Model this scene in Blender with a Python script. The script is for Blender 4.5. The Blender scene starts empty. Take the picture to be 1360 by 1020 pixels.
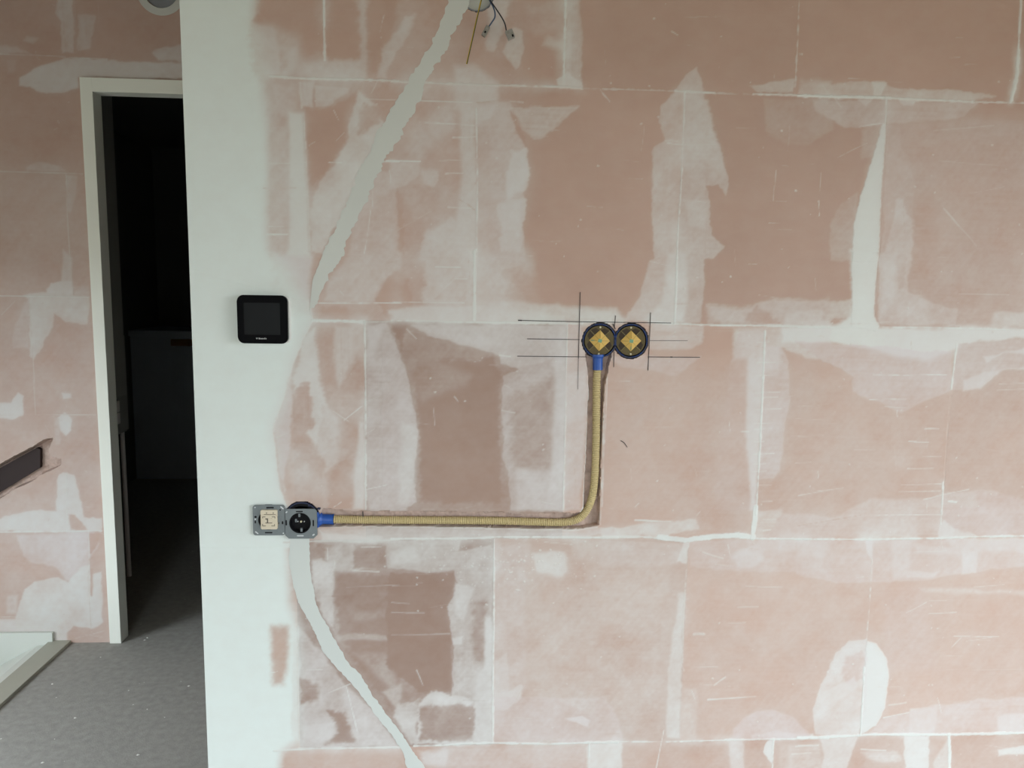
import bpy, bmesh, math, random
import numpy as np
from mathutils import Vector, Matrix

random.seed(7)
rng = np.random.default_rng(11)
scene = bpy.context.scene
COL = scene.collection

# ------------------------------------------------------------------ camera
CAM = np.array([0.0, -1.647, 1.55])
FOC = 1021.0                                   # focal length in pixels of the 1360 x 1020 frame
PITCH, YAW, ROLL = (math.radians(a) for a in (7.321, 3.729, 0.893))
_fw = np.array([math.sin(YAW) * math.cos(PITCH), math.cos(YAW) * math.cos(PITCH), -math.sin(PITCH)])
_r0 = np.array([math.cos(YAW), -math.sin(YAW), 0.0])
_u0 = np.cross(_r0, _fw)
_rt = _r0 * math.cos(ROLL) + _u0 * math.sin(ROLL)
_up = -_r0 * math.sin(ROLL) + _u0 * math.cos(ROLL)
cam_d = bpy.data.cameras.new('camera')
cam_d.sensor_fit = 'HORIZONTAL'
cam_d.sensor_width = 36.0
cam_d.lens = 36.0 * FOC / 1360.0
cam_d.clip_start = 0.02
cam_o = bpy.data.objects.new('camera', cam_d)
COL.objects.link(cam_o)
M = Matrix(((_rt[0], _up[0], -_fw[0], CAM[0]), (_rt[1], _up[1], -_fw[1], CAM[1]), (_rt[2], _up[2], -_fw[2], CAM[2]), (0, 0, 0, 1)))
cam_o.matrix_world = M
scene.camera = cam_o

# ------------------------------------------------------------------ sky, windows' daylight, exposure
W = bpy.data.worlds.new('sky')
scene.world = W
W.use_nodes = True
nt = W.node_tree
nt.nodes.clear()
tc = nt.nodes.new('ShaderNodeTexCoord')
sep = nt.nodes.new('ShaderNodeSeparateXYZ')
ramp = nt.nodes.new('ShaderNodeValToRGB')
ramp.color_ramp.elements[0].position = 0.485
ramp.color_ramp.elements[0].color = (0.16, 0.145, 0.115, 1)
ramp.color_ramp.elements[1].position = 0.515
ramp.color_ramp.elements[1].color = (0.885, 0.975, 1.05, 1)
ma = nt.nodes.new('ShaderNodeMath'); ma.operation = 'MULTIPLY_ADD'
ma.inputs[1].default_value = 0.5; ma.inputs[2].default_value = 0.5
bg = nt.nodes.new('ShaderNodeBackground'); bg.inputs[1].default_value = 11.2
wo = nt.nodes.new('ShaderNodeOutputWorld')
nt.links.new(tc.outputs['Generated'], sep.inputs[0])
nt.links.new(sep.outputs[2], ma.inputs[0])
nt.links.new(ma.outputs[0], ramp.inputs[0])
nt.links.new(ramp.outputs[0], bg.inputs[0])
nt.links.new(bg.outputs[0], wo.inputs[0])
scene.view_settings.view_transform = 'Standard'
scene.view_settings.look = 'None'
scene.view_settings.exposure = 0.0
scene.view_settings.gamma = 1.0
scene.view_settings.use_curve_mapping = False
scene.cycles.use_denoising = True
scene.cycles.max_bounces = 10
scene.cycles.diffuse_bounces = 6

REAR_Y = -4.1                                  # the window wall behind the camera
CEIL = 2.72
WINDOWS = [(-1.05, -0.20, 0.06, 2.10)]   # x0, x1, z0, z1
STAIRWIN = (-0.9, 0.65, 0.30, 1.70)             # y0, y1, z0, z1 of an unseen window added to brighten the hall
SIDEWIN = (-3.6, -1.0, 0.06, 2.12)             # the large window in the side wall
for (x0, x1, z0, z1) in WINDOWS:               # daylight portals in the window openings
    ld = bpy.data.lights.new('window_portal', 'AREA')
    ld.shape = 'RECTANGLE'; ld.size = x1 - x0; ld.size_y = z1 - z0
    ld.cycles.is_portal = True
    lo = bpy.data.objects.new('window_portal', ld)
    lo.location = ((x0 + x1) / 2, REAR_Y - 0.09, (z0 + z1) / 2)
    lo.rotation_euler = (math.radians(90), 0, 0)          # -Z of the light looks to +Y
    COL.objects.link(lo)
for (y0, y1, z0, z1), xw, sg in ((STAIRWIN, -2.76, -1), (SIDEWIN, 2.72, 1)):
    ld = bpy.data.lights.new('window_portal', 'AREA')
    ld.shape = 'RECTANGLE'; ld.size = z1 - z0; ld.size_y = y1 - y0
    ld.cycles.is_portal = True
    lo = bpy.data.objects.new('window_portal', ld)
    lo.location = (xw, (y0 + y1) / 2, (z0 + z1) / 2)
    lo.rotation_euler = (0, math.radians(90) * sg, 0)     # -Z of the light looks into the room
    COL.objects.link(lo)

# ------------------------------------------------------------------ measuring helpers
def ray(px, py):
    return _rt * (px - 680.0) / FOC - _up * (py - 510.0) / FOC + _fw
def P(px, py, Y=0.0):
    """photo measurement -> point on the vertical plane y = Y"""
    d = ray(px, py)
    return CAM + d * ((Y - CAM[1]) / d[1])
def PV(px, py, Y=0.0):
    return Vector(P(px, py, Y))

# ------------------------------------------------------------------ materials
MATS = {}
def mat(name, col, rough=0.6, metal=0.0, noise=0.0, nscale=30.0, bump=0.0, bscale=120.0, trans=0.0, alpha=1.0, spec=0.5, coat=0.0):
    m = bpy.data.materials.new(name); m.use_nodes = True
    n = m.node_tree; b = n.nodes['Principled BSDF']
    b.inputs['Base Color'].default_value = (*col, 1)
    b.inputs['Roughness'].default_value = rough
    b.inputs['Metallic'].default_value = metal
    b.inputs['Specular IOR Level'].default_value = spec
    b.inputs['Transmission Weight'].default_value = trans
    b.inputs['Coat Weight'].default_value = coat
    t = n.nodes.new('ShaderNodeTexCoord')
    if noise > 0:
        z = n.nodes.new('ShaderNodeTexNoise'); z.inputs['Scale'].default_value = nscale; z.inputs['Detail'].default_value = 6
        n.links.new(t.outputs['Object'], z.inputs['Vector'])
        mx = n.nodes.new('ShaderNodeMix'); mx.data_type = 'RGBA'
        mx.inputs[6].default_value = (*[c * (1 - noise) for c in col], 1)
        mx.inputs[7].default_value = (*[min(1, c * (1 + noise)) for c in col], 1)
        n.links.new(z.outputs['Fac'], mx.inputs[0]); n.links.new(mx.outputs[2], b.inputs['Base Color'])
    if bump > 0:
        z = n.nodes.new('ShaderNodeTexNoise'); z.inputs['Scale'].default_value = bscale; z.inputs['Detail'].default_value = 4
        n.links.new(t.outputs['Object'], z.inputs['Vector'])
        bp = n.nodes.new('ShaderNodeBump'); bp.inputs['Strength'].default_value = bump; bp.inputs['Distance'].default_value = 0.002
        n.links.new(z.outputs['Fac'], bp.inputs['Height']); n.links.new(bp.outputs[0], b.inputs['Normal'])
    MATS[name] = m
    return m

def wall_material(name, pinkA, pinkB, white, lilac, green, dark):
    """gypsum block pink under filler; the 'coat' attribute holds how much filler lies on the block"""
    m = bpy.data.materials.new(name); m.use_nodes = True
    n = m.node_tree; b = n.nodes['Principled BSDF']; L = n.links.new
    b.inputs['Roughness'].default_value = 0.62
    b.inputs['Specular IOR Level'].default_value = 0.35
    at = n.nodes.new('ShaderNodeAttribute'); at.attribute_name = 'coat'
    sp = n.nodes.new('ShaderNodeSeparateColor'); L(at.outputs['Color'], sp.inputs[0])
    geo = n.nodes.new('ShaderNodeNewGeometry')
    def noise(scale, detail=5, sx=1, sz=1, rough=0.55):
        mp = n.nodes.new('ShaderNodeMapping'); mp.inputs['Scale'].default_value = (sx, 1, sz)
        L(geo.outputs['Position'], mp.inputs[0])
        z = n.nodes.new('ShaderNodeTexNoise'); z.inputs['Scale'].default_value = scale; z.inputs['Detail'].default_value = detail
        z.inputs['Roughness'].default_value = rough
        L(mp.outputs[0], z.inputs['Vector']); return z.outputs['Fac']
    def mix(fac, a, c, blend='MIX'):
        x = n.nodes.new('ShaderNodeMix'); x.data_type = 'RGBA'; x.blend_type = blend
        for v, i in ((fac, 0), (a, 6), (c, 7)):
            if isinstance(v, (tuple, list)): x.inputs[i].default_value = (*v, 1)
            elif isinstance(v, float): x.inputs[i].default_value = v
            else: L(v, x.inputs[i])
        return x.outputs[2]
    def mapr(v, a, c, lo, hi):
        x = n.nodes.new('ShaderNodeMapRange'); L(v, x.inputs[0])
        for i, k in enumerate((a, c, lo, hi)): x.inputs[i + 1].default_value = k
        return x.outputs[0]
    pink = mix(mapr(noise(3.0, 4), 0.3, 0.7, 0, 1), pinkA, pinkB)
    pink = mix(mapr(noise(18.0, 6, 0.7, 1.3), 0.4, 0.75, 0.0, 0.12), pink, tuple(min(1, c * 1.18) for c in pinkB))
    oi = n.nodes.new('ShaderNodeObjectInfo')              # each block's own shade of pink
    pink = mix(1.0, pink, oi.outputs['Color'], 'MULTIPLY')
    fil = mix(mapr(noise(5.0, 4), 0.3, 0.7, 0, 1), white, tuple(c * 0.95 for c in white))
    fil = mix(sp.outputs[1], fil, lilac)
    fil = mix(at.outputs['Alpha'], fil, green)
    streak = mapr(noise(26.0, 6, 0.9, 1.2), 0.25, 0.75, -0.04, 0.04)
    ad = n.nodes.new('ShaderNodeMath'); ad.operation = 'ADD'; ad.use_clamp = True
    L(sp.outputs[0], ad.inputs[0]); L(streak, ad.inputs[1])
    col = mix(ad.outputs[0], pink, fil)
    # bare chase rubble
    rub = mix(mapr(noise(60.0, 6), 0.3, 0.7, 0, 1), dark, tuple(c * 1.5 for c in dark))
    col = mix(sp.outputs[2], col, rub)
    L(col, b.inputs['Base Color'])
    bp = n.nodes.new('ShaderNodeBump'); bp.inputs['Strength'].default_value = 0.12; bp.inputs['Distance'].default_value = 0.0015
    L(noise(90.0, 5, 0.5, 1.3), bp.inputs['Height']); L(bp.outputs[0], b.inputs['Normal'])
    MATS[name] = m
    return m

PINK_A, PINK_B = (0.475, 0.318, 0.254), (0.53, 0.368, 0.300)
wall_material('gypsum_wall', PINK_A, PINK_B, (0.70, 0.715, 0.685), (0.66, 0.62, 0.615), (0.715, 0.775, 0.745), (0.40, 0.30, 0.255))
mat('filler_white', (0.60, 0.615, 0.575), 0.6, noise=0.04, nscale=8, bump=0.10, bscale=60)
mat('corner_skim', (0.70, 0.76, 0.735), 0.55, noise=0.03, nscale=5, bump=0.06, bscale=40)
mat('pencil', (0.06, 0.05, 0.05), 0.8)
mat('frame_paint', (0.84, 0.865, 0.79), 0.42, noise=0.02, nscale=6)
mat('concrete', (0.335, 0.327, 0.302), 0.85, noise=0.30, nscale=38, bump=0.35, bscale=180)
mat('painted_wall', (0.72, 0.72, 0.68), 0.7, noise=0.02)
mat('ceiling_paint', (0.52, 0.50, 0.45), 0.8, noise=0.02)
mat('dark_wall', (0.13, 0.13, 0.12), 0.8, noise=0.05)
mat('black_glass', (0.004, 0.004, 0.005), 0.10, spec=0.08)
mat('screen_grey', (0.014, 0.015, 0.016), 0.25, spec=0.08)
mat('white_plastic', (0.75, 0.74, 0.72), 0.4)
mat('mark_grey', (0.35, 0.35, 0.35), 0.5)
mat('zinc', (0.20, 0.225, 0.235), 0.45, metal=0.55, noise=0.08, nscale=90)
mat('zinc_bright', (0.62, 0.65, 0.66), 0.45, metal=0.2)
mat('beige_plastic', (0.66, 0.58, 0.44), 0.45, noise=0.03)
mat('beige_shadow', (0.12, 0.10, 0.075), 0.6)
mat('black_plastic', (0.008, 0.008, 0.010), 0.4, spec=0.12)
mat('filler_pale', (0.60, 0.63, 0.60), 0.6, noise=0.03, nscale=8, bump=0.08, bscale=60)
mat('blue_rim', (0.012, 0.04, 0.17), 0.45, spec=0.2)
mat('blue_plastic', (0.018, 0.085, 0.36), 0.38, noise=0.06, nscale=60)
mat('blue_dark', (0.008, 0.014, 0.05), 0.45, noise=0.1, nscale=60)
mat('conduit_cream', (0.56, 0.455, 0.235), 0.5, noise=0.06, nscale=40)
mat('cover_amber', (0.115, 0.088, 0.040), 0.45, noise=0.2, nscale=50, spec=0.15)
mat('cover_panel', (0.05, 0.036, 0.024), 0.45, spec=0.15)
mat('cover_rib', (0.20, 0.155, 0.06), 0.35)
mat('gold', (0.66, 0.44, 0.12), 0.35, metal=0.15, noise=0.12, nscale=60)
mat('gold_line', (0.36, 0.22, 0.045), 0.4)
mat('green_mark', (0.17, 0.33, 0.20), 0.5)
mat('screw_cream', (0.60, 0.55, 0.38), 0.4)
mat('wire_yellow', (0.50, 0.35, 0.03), 0.45)
mat('wire_green', (0.035, 0.06, 0.012), 0.45)
mat('wire_blue', (0.035, 0.075, 0.15), 0.45)
mat('wire_black', (0.014, 0.016, 0.022), 0.45)
mat('connector_grey', (0.24, 0.23, 0.20), 0.4)
mat('connector_clear', (0.28, 0.27, 0.245), 0.3)
mat('disc_grey', (0.235, 0.25, 0.27), 0.5)
mat('rail_board', (0.024, 0.011, 0.010), 0.7, noise=0.2, nscale=40)
mat('stair_white', (0.66, 0.69, 0.64), 0.42, noise=0.02)
mat('stair_trim_paint', (0.42, 0.42, 0.35), 0.5, noise=0.05, nscale=20)
mat('grey_cabinet', (0.30, 0.31, 0.29), 0.5)
mat('fridge_white', (0.42, 0.48, 0.52), 0.4)
mat('wood_bit', (0.22, 0.10, 0.03), 0.6)
mat('alu_frame', (0.10, 0.105, 0.11), 0.4)
mat('glass_pane', (1, 1, 1), 0.0, trans=1.0)

# ------------------------------------------------------------------ object helpers
def mesh_obj(name, verts, faces, material, parent=None, smooth=False):
    me = bpy.data.meshes.new(name)
    me.from_pydata([tuple(map(float, v)) for v in verts], [], faces)
    me.materials.append(MATS[material])
    if smooth:
        me.polygons.foreach_set('use_smooth', [True] * len(me.polygons))
    me.update()
    o = bpy.data.objects.new(name, me); COL.objects.link(o)
    if parent is not None:
        o.parent = parent
        if parent.parent is None: o.matrix_parent_inverse = Matrix.Translation(-Vector(parent.location))
    return o
def bm_obj(name, bm, material, parent=None, smooth=False):
    bmesh.ops.recalc_face_normals(bm, faces=bm.faces)
    vs = [v.co.copy() for v in bm.verts]; bm.verts.index_update()
    fs = [[v.index for v in f.verts] for f in bm.faces]; bm.free()
    return mesh_obj(name, vs, fs, material, parent, smooth)
def thing(name, label, cat, loc=(0, 0, 0), group=None, kind=None):
    o = bpy.data.objects.new(name, None); COL.objects.link(o); o.location = loc; o.empty_display_size = 0.05
    return tag(o, label, cat, group, kind)
def tag(o, label=None, cat=None, group=None, kind=None):
    if label: o['label'] = label
    if cat: o['category'] = cat
    if group: o['group'] = group
    if kind: o['kind'] = kind
    return o
def box(bm, lo, hi, bev=0.0):
    x0, y0, z0 = lo; x1, y1, z1 = hi
    r = bmesh.ops.create_cube(bm, size=1.0)
    for v in r['verts']:
        v.co = Vector(((x0 + x1) / 2 + v.co.x * (x1 - x0), (y0 + y1) / 2 + v.co.y * (y1 - y0), (z0 + z1) / 2 + v.co.z * (z1 - z0)))
    if bev > 0:
        es = list({e for v in r['verts'] for e in v.link_edges})
        bmesh.ops.bevel(bm, geom=es, offset=bev, segments=2, affect='EDGES', profile=0.6)
def box_obj(name, lo, hi, material, parent=None, bev=0.0):
    bm = bmesh.new(); box(bm, lo, hi, bev); return bm_obj(name, bm, material, parent)
def prism(bm, pts, y0, y1, bev=0.0):
    """outline in the x-z plane, from y0 (front) to y1 (back)"""
    a = [bm.verts.new((p[0], y0, p[1])) for p in pts]; b = [bm.verts.new((p[0], y1, p[1])) for p in pts]
    f = bm.faces.new(a); bm.faces.new(b[::-1]); n = len(pts)
    for i in range(n): bm.faces.new((a[i], b[i], b[(i + 1) % n], a[(i + 1) % n]))
    if bev > 0:
        bmesh.ops.bevel(bm, geom=list(f.edges), offset=bev, segments=2, affect='EDGES', profile=0.5)
def rrect(x0, x1, z0, z1, r, n=6):
    out = []
    for cx, cz, a0 in ((x1 - r, z1 - r, 0), (x0 + r, z1 - r, 90), (x0 + r, z0 + r, 180), (x1 - r, z0 + r, 270)):
        for k in range(n + 1):
            a = math.radians(a0 + 90 * k / n); out.append((cx + r * math.cos(a), cz + r * math.sin(a)))
    return out
def circ(cx, cz, r, n=40, a0=0.0):
    return [(cx + r * math.cos(a0 + 2 * math.pi * k / n), cz + r * math.sin(a0 + 2 * math.pi * k / n)) for k in range(n)]
def ring(bm, cx, cz, ro, ri, y0, y1, n=48):
    vs = []
    for k in range(n):
        a = 2 * math.pi * k / n; c, s = math.cos(a), math.sin(a)
        vs.append([bm.verts.new((cx + r * c, y, cz + r * s)) for r, y in ((ro, y0), (ri, y0), (ri, y1), (ro, y1))])
    for k in range(n):
        A, B = vs[k], vs[(k + 1) % n]
        for j in range(4): bm.faces.new((A[j], A[(j + 1) % 4], B[(j + 1) % 4], B[j]))
def catmull(pts, step):
    pts = [Vector(p) for p in pts]; ext = [2 * pts[0] - pts[1]] + pts + [2 * pts[-1] - pts[-2]]
    fine = []
    for i in range(1, len(ext) - 2):
        p0, p1, p2, p3 = ext[i - 1:i + 3]
        for k in range(24):
            t = k / 24
            fine.append(0.5 * ((2 * p1) + (p2 - p0) * t + (2 * p0 - 5 * p1 + 4 * p2 - p3) * t * t + (3 * p1 - p0 - 3 * p2 + p3) * t ** 3))
    fine.append(pts[-1])
    out = [fine[0]]; acc = 0.0
    for a, b in zip(fine, fine[1:]):
        l = (b - a).length
        while acc + l >= step and l > 0:
            t = (step - acc) / l; a = a + (b - a) * t; out.append(a.copy()); l = (b - a).length; acc = 0.0
        acc += l
    return out
def tube(bm, pts, rad, n=12, cap=True):
    """sweep; rad is a number or a list per point"""
    pts = [Vector(p) for p in pts]; N = len(pts); rings = []
    ref = Vector((0, 1, 0))
    for i, p in enumerate(pts):
        t = (pts[min(i + 1, N - 1)] - pts[max(i - 1, 0)]).normalized()
        if abs(t.dot(ref)) > 0.95: rr = Vector((1, 0, 0))
        else: rr = ref
        a = t.cross(rr).normalized(); b = t.cross(a).normalized()
        r = rad[i] if hasattr(rad, '__len__') else rad
        rings.append([bm.verts.new(p + a * r * math.cos(2 * math.pi * k / n) + b * r * math.sin(2 * math.pi * k / n)) for k in range(n)])
    for A, B in zip(rings, rings[1:]):
        for k in range(n): bm.faces.new((A[k], A[(k + 1) % n], B[(k + 1) % n], B[k]))
    if cap:
        bm.faces.new(rings[0][::-1]); bm.faces.new(rings[-1])

# ------------------------------------------------------------------ wall relief and filler, in wall units
# 1 unit = 1.61 mm, about one photo pixel on the main wall
class Field:
    def __init__(s, x0, x1, z0, z1, res, Y, unit):
        s.res, s.Y, s.unit = res, Y, unit
        s.nx, s.nz = int(round((x1 - x0) / res)) + 1, int(round((z1 - z0) / res)) + 1
        s.x0, s.z0 = x0, z0
        s.xs = x0 + np.arange(s.nx) * res; s.zs = z0 + np.arange(s.nz) * res
        X, Z = np.meshgrid(s.xs, s.zs)
        s.U, s.V = X / unit, Z / unit                     # wall units
        s.C = np.zeros_like(X); s.T = np.zeros_like(X); s.B = np.zeros_like(X); s.K = np.zeros_like(X); s.H = np.zeros_like(X)
        s.tab = rng.random((256, 256))
        a = s.fbm(70, 70, 3, 3); b = s.fbm(17, 17, 3, 19); c = s.fbm(5, 5, 2, 41)
        s.rough = 0.9 * a + 0.55 * b + 0.35 * c           # edge displacement, about -1..1
        s.fine = 0.6 * b + 0.8 * c
        s.hst = s.fbm(55, 3.2, 3, 71)                     # horizontal trowel streaks
        s.vst = s.fbm(3.2, 60, 3, 97)
        s.cloud = s.fbm(38, 38, 4, 131)
        s.Uw = s.U + 2.0 * s.fbm(30, 30, 2, 151) + 0.9 * s.fbm(8, 8, 2, 163)   # wandering outlines of hand-spread filler
        s.Vw = s.V + 2.0 * s.fbm(30, 30, 2, 173) + 0.9 * s.fbm(8, 8, 2, 181)
        a_ = 0.9; ca_, sa_ = math.cos(a_), math.sin(a_); u_, v_ = s.U, s.V
        s.U, s.V = u_ * ca_ + v_ * sa_, -u_ * sa_ + v_ * ca_
        s.dst = s.fbm(46, 4.5, 3, 211)                    # slanting trowel streaks
        s.U, s.V = u_, v_
        s.grit = np.abs(s.fbm(9, 6, 3, 231))
    def vnoise(s, su, sv, seed):
        u = s.U / su + seed * 7.31; v = s.V / sv + seed * 3.77
        iu = np.floor(u).astype(int); iv = np.floor(v).astype(int)
        fu = u - iu; fv = v - iv
        fu = fu * fu * (3 - 2 * fu); fv = fv * fv * (3 - 2 * fv)
        g = lambda i, j: s.tab[(iv + j) % 256, (iu + i) % 256]
        return (g(0, 0) * (1 - fu) + g(1, 0) * fu) * (1 - fv) + (g(0, 1) * (1 - fu) + g(1, 1) * fu) * fv
    def fbm(s, su, sv, octv, seed):
        out = 0; amp = 1; tot = 0
        for k in range(octv):
            out = out + amp * s.vnoise(su / 2 ** k, sv / 2 ** k, seed + 5 * k); tot += amp; amp *= 0.5
        return (out / tot - 0.5) * 2.6
    def pts(s, pts):
        q = np.array([P(a, b, s.Y) for a, b in pts]); return np.stack([q[:, 0], q[:, 2]], 1) / s.unit
    def win(s, p, m):
        i0 = max(0, int((p[:, 0].min() - m) * s.unit / s.res - s.x0 / s.res)); i1 = min(s.nx, int((p[:, 0].max() + m) * s.unit / s.res - s.x0 / s.res) + 2)
        j0 = max(0, int((p[:, 1].min() - m) * s.unit / s.res - s.z0 / s.res)); j1 = min(s.nz, int((p[:, 1].max() + m) * s.unit / s.res - s.z0 / s.res) + 2)
        return (slice(j0, max(j0, j1)), slice(i0, max(i0, i1)))
    def sd(s, p, w, closed, warp=False):
        U, V = (s.Uw[w], s.Vw[w]) if warp else (s.U[w], s.V[w]); d = np.full(U.shape, 1e9); ins = np.zeros(U.shape, bool)
        n = len(p)
        for k in range(n if closed else n - 1):
            a, b = p[k], p[(k + 1) % n]; e = b - a; L2 = max(1e-9, e @ e)
            t = np.clip(((U - a[0]) * e[0] + (V - a[1]) * e[1]) / L2, 0, 1)
            d = np.minimum(d, (U - a[0] - t * e[0]) ** 2 + (V - a[1] - t * e[1]) ** 2)
            if closed:
                c = ((a[1] > V) != (b[1] > V)) & (U < (b[0] - a[0]) * (V - a[1]) / (b[1] - a[1] + 1e-12) + a[0]); ins ^= c
        d = np.sqrt(d); return np.where(ins, -d, d) if closed else d
    def mask(s, p, w, closed, soft, rough, width=0):
        d = s.sd(p, w, closed, closed and rough > 1.3) - width / 2
        if closed and rough > 1.3: d = d + min(rough, 4.0) * (0.42 * s.hst[w] + 0.35 * s.dst[w])
        d = d + (s.rough if rough > 1.5 else s.fine)[w] * rough
        m = np.clip(0.5 - d / max(soft, 0.8), 0, 1); return m * m * (3 - 2 * m)
    def poly(s, pts, op, a=1.0, soft=3.0, rough=3.0, tint=None, h=0.0, hs=0.0, vs=0.0, cl=0.0, lighten=False):
        if 0.3 <= op <= 0.72 and soft < 20 and not lighten: op = op + (0.16 if pts[0][0] < 720 else 0.02 if pts[0][1] < 330 else 0.09)
        p = s.pts(pts); w = s.win(p, soft + 3 * rough + 2)
        m = s.mask(p, w, True, soft, rough)
        k = m * np.clip(a + hs * s.hst[w] + vs * s.vst[w] + cl * s.cloud[w], 0, 1)
        s.C[w] += (np.maximum(op - s.C[w], 0) if lighten else op - s.C[w]) * k
        if tint is not None: s.T[w] += (tint - s.T[w]) * k
        s.H[w] += h * m
    def line(s, pts, width, op, a=1.0, soft=1.6, rough=0.8, h=0.0, tint=0.0, brk=0.0, lighten=False):
        p = s.pts(pts); w = s.win(p, width + soft + 3 * rough + 2)
        m = s.mask(p, w, False, soft, rough, width)
        k = m * np.clip(a + brk * s.cloud[w], 0, 1)
        s.C[w] += (np.maximum(op - s.C[w], 0) if lighten else op - s.C[w]) * k; s.T[w] += (tint - s.T[w]) * k * (0.3 if lighten else 1); s.H[w] += h * k
    def cut(s, pts, depth, rough=1.0, dark=1.0, soft=1.2):
        p = s.pts(pts); w = s.win(p, 8)
        m = s.mask(p, w, True, soft, rough)
        s.H[w] = s.H[w] * (1 - m) - depth * m * (1 + 0.08 * s.fine[w])
        s.B[w] = np.maximum(s.B[w], m * dark)
    def hole(s, c, r, depth, dark=1.0):
        q = P(c[0], c[1], s.Y); d = np.hypot(s.U * s.unit - q[0], s.V * s.unit - q[2])
        m = d < r
        s.H[m] = -depth; s.B[m] = dark
    def feather(s, r, k):
        """filler thins out around its edges"""
        n = max(1, int(round(r * s.unit / s.res)))
        def bx(A, ax):
            P_ = np.pad(A, [(n + 1, n) if i == ax else (0, 0) for i in (0, 1)], mode='edge'); c = np.cumsum(P_, ax)
            return (np.take(c, range(2 * n + 1, c.shape[ax]), ax) - np.take(c, range(0, c.shape[ax] - 2 * n - 1), ax)) / (2 * n + 1)
        B_ = s.C
        for _ in range(2): B_ = bx(bx(B_, 0), 1)
        q = np.clip(k * (1 + 0.7 * s.cloud), 0, 1)
        s.C = s.C * (1 - q) + B_ * q
    def finish(s):
        e = s.C * (1 - s.C) * 4
        s.C = np.clip(s.C + e * (0.035 * s.hst + 0.16 * s.cloud + 0.08 * s.fine + 0.05 * s.dst - 0.08 * (s.grit - 0.3)), 0, 1)
        s.C = np.clip(s.C, 0.015, 1.0)
    def piece(s, name, i0, i1, j0, j1, material, parent, depth, tone=1.0):
        """a block: its own patch of the relief as front, plus sides and back"""
        i0, i1 = max(0, i0), min(s.nx - 1, i1); j0, j1 = max(0, j0), min(s.nz - 1, j1)
        nx, nz = i1 - i0 + 1, j1 - j0 + 1
        X, Z = np.meshgrid(s.xs[i0:i1 + 1], s.zs[j0:j1 + 1])
        Hh = s.H[j0:j1 + 1, i0:i1 + 1]
        v = np.stack([X, s.Y - Hh, Z], -1).reshape(-1, 3)
        idx = np.arange(nx * nz).reshape(nz, nx)
        q = np.stack([idx[:-1, :-1], idx[:-1, 1:], idx[1:, 1:], idx[1:, :-1]], -1).reshape(-1, 4)
        border = np.concatenate([idx[0, :], idx[1:, -1], idx[-1, -2::-1], idx[-2:0:-1, 0]])
        bk = v[border].copy(); bk[:, 1] = s.Y + depth
        nb = len(border); base = nx * nz
        k = np.arange(nb); k2 = (k + 1) % nb
        side = np.stack([border[k2], border[k], base + k, base + k2], -1)
        cidx = [0, nx - 1, nx - 1 + nz - 1, 2 * (nx - 1) + nz - 1]
        back = np.array([[base + c for c in cidx[::-1]]])
        V = np.concatenate([v, bk]); F = np.concatenate([q, side, back])
        me = bpy.data.meshes.new(name)
        me.vertices.add(len(V)); me.vertices.foreach_set('co', V.astype(np.float32).ravel())
        me.loops.add(F.size); me.loops.foreach_set('vertex_index', F.astype(np.int32).ravel())
        me.polygons.add(len(F)); me.polygons.foreach_set('loop_start', (np.arange(len(F)) * 4).astype(np.int32))
        me.polygons.foreach_set('use_smooth', np.zeros(len(F), bool))
        me.update(calc_edges=True)
        at = me.attributes.new('coat', 'FLOAT_COLOR', 'POINT')
        col = np.zeros((len(V), 4), np.float32)
        for ch, A in enumerate((s.C, s.T, s.B, s.K)): col[:base, ch] = A[j0:j1 + 1, i0:i1 + 1].ravel()
        col[base:, 0] = 0.05
        at.data.foreach_set('color', col.ravel())
        me.materials.append(MATS[material])
        o = bpy.data.objects.new(name, me); COL.objects.link(o); o.parent = parent
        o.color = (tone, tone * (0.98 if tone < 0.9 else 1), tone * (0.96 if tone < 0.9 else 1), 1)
        return o

# ================================================================== the setting
XE = -0.565                                   # free end of the main wall
MAIN_T = 0.10
BACK_Y = 1.593
# floor with the stairwell left open
fl = thing('floor', 'dusty dark grey bare concrete floor of the hall', 'floor', kind='structure')
SX0, SX1, SY0, SY1 = -2.65, -1.755, -0.4, BACK_Y
bm = bmesh.new()
for lo, hi in (((SX1, REAR_Y - 0.2), (2.7, 5.3)), ((-2.9, REAR_Y - 0.2), (SX1, SY0)), ((-2.9, SY1), (SX1, 5.3)), ((-2.9, SY0), (SX0, SY1))):
    box(bm, (lo[0], lo[1], -0.2), (hi[0], hi[1], 0.0))
bm_obj('concrete_slab', bm, 'concrete', fl)
# floor specks of plaster: small lumps lying on the concrete
bm = bmesh.new()
for k in range(90):
    x = random.uniform(-1.6, -0.6); y = random.uniform(0.35, 3.0); r = random.choice((0.002, 0.003, 0.004, 0.006))
    prismpts = [(x + r * random.uniform(.6, 1.3) * math.cos(a), y + r * random.uniform(.6, 1.3) * math.sin(a)) for a in np.linspace(0, 2 * math.pi, 6)[:-1]]
    a = [bm.verts.new((p[0], p[1], -0.0002)) for p in prismpts]; t = bm.verts.new((x, y, r * 0.5))
    for i in range(5): bm.faces.new((a[i], a[(i + 1) % 5], t))
o = bm_obj('plaster_crumbs', bm, 'painted_wall'); tag(o, 'tiny white plaster crumbs scattered over the grey concrete floor', 'crumbs', kind='stuff')

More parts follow.
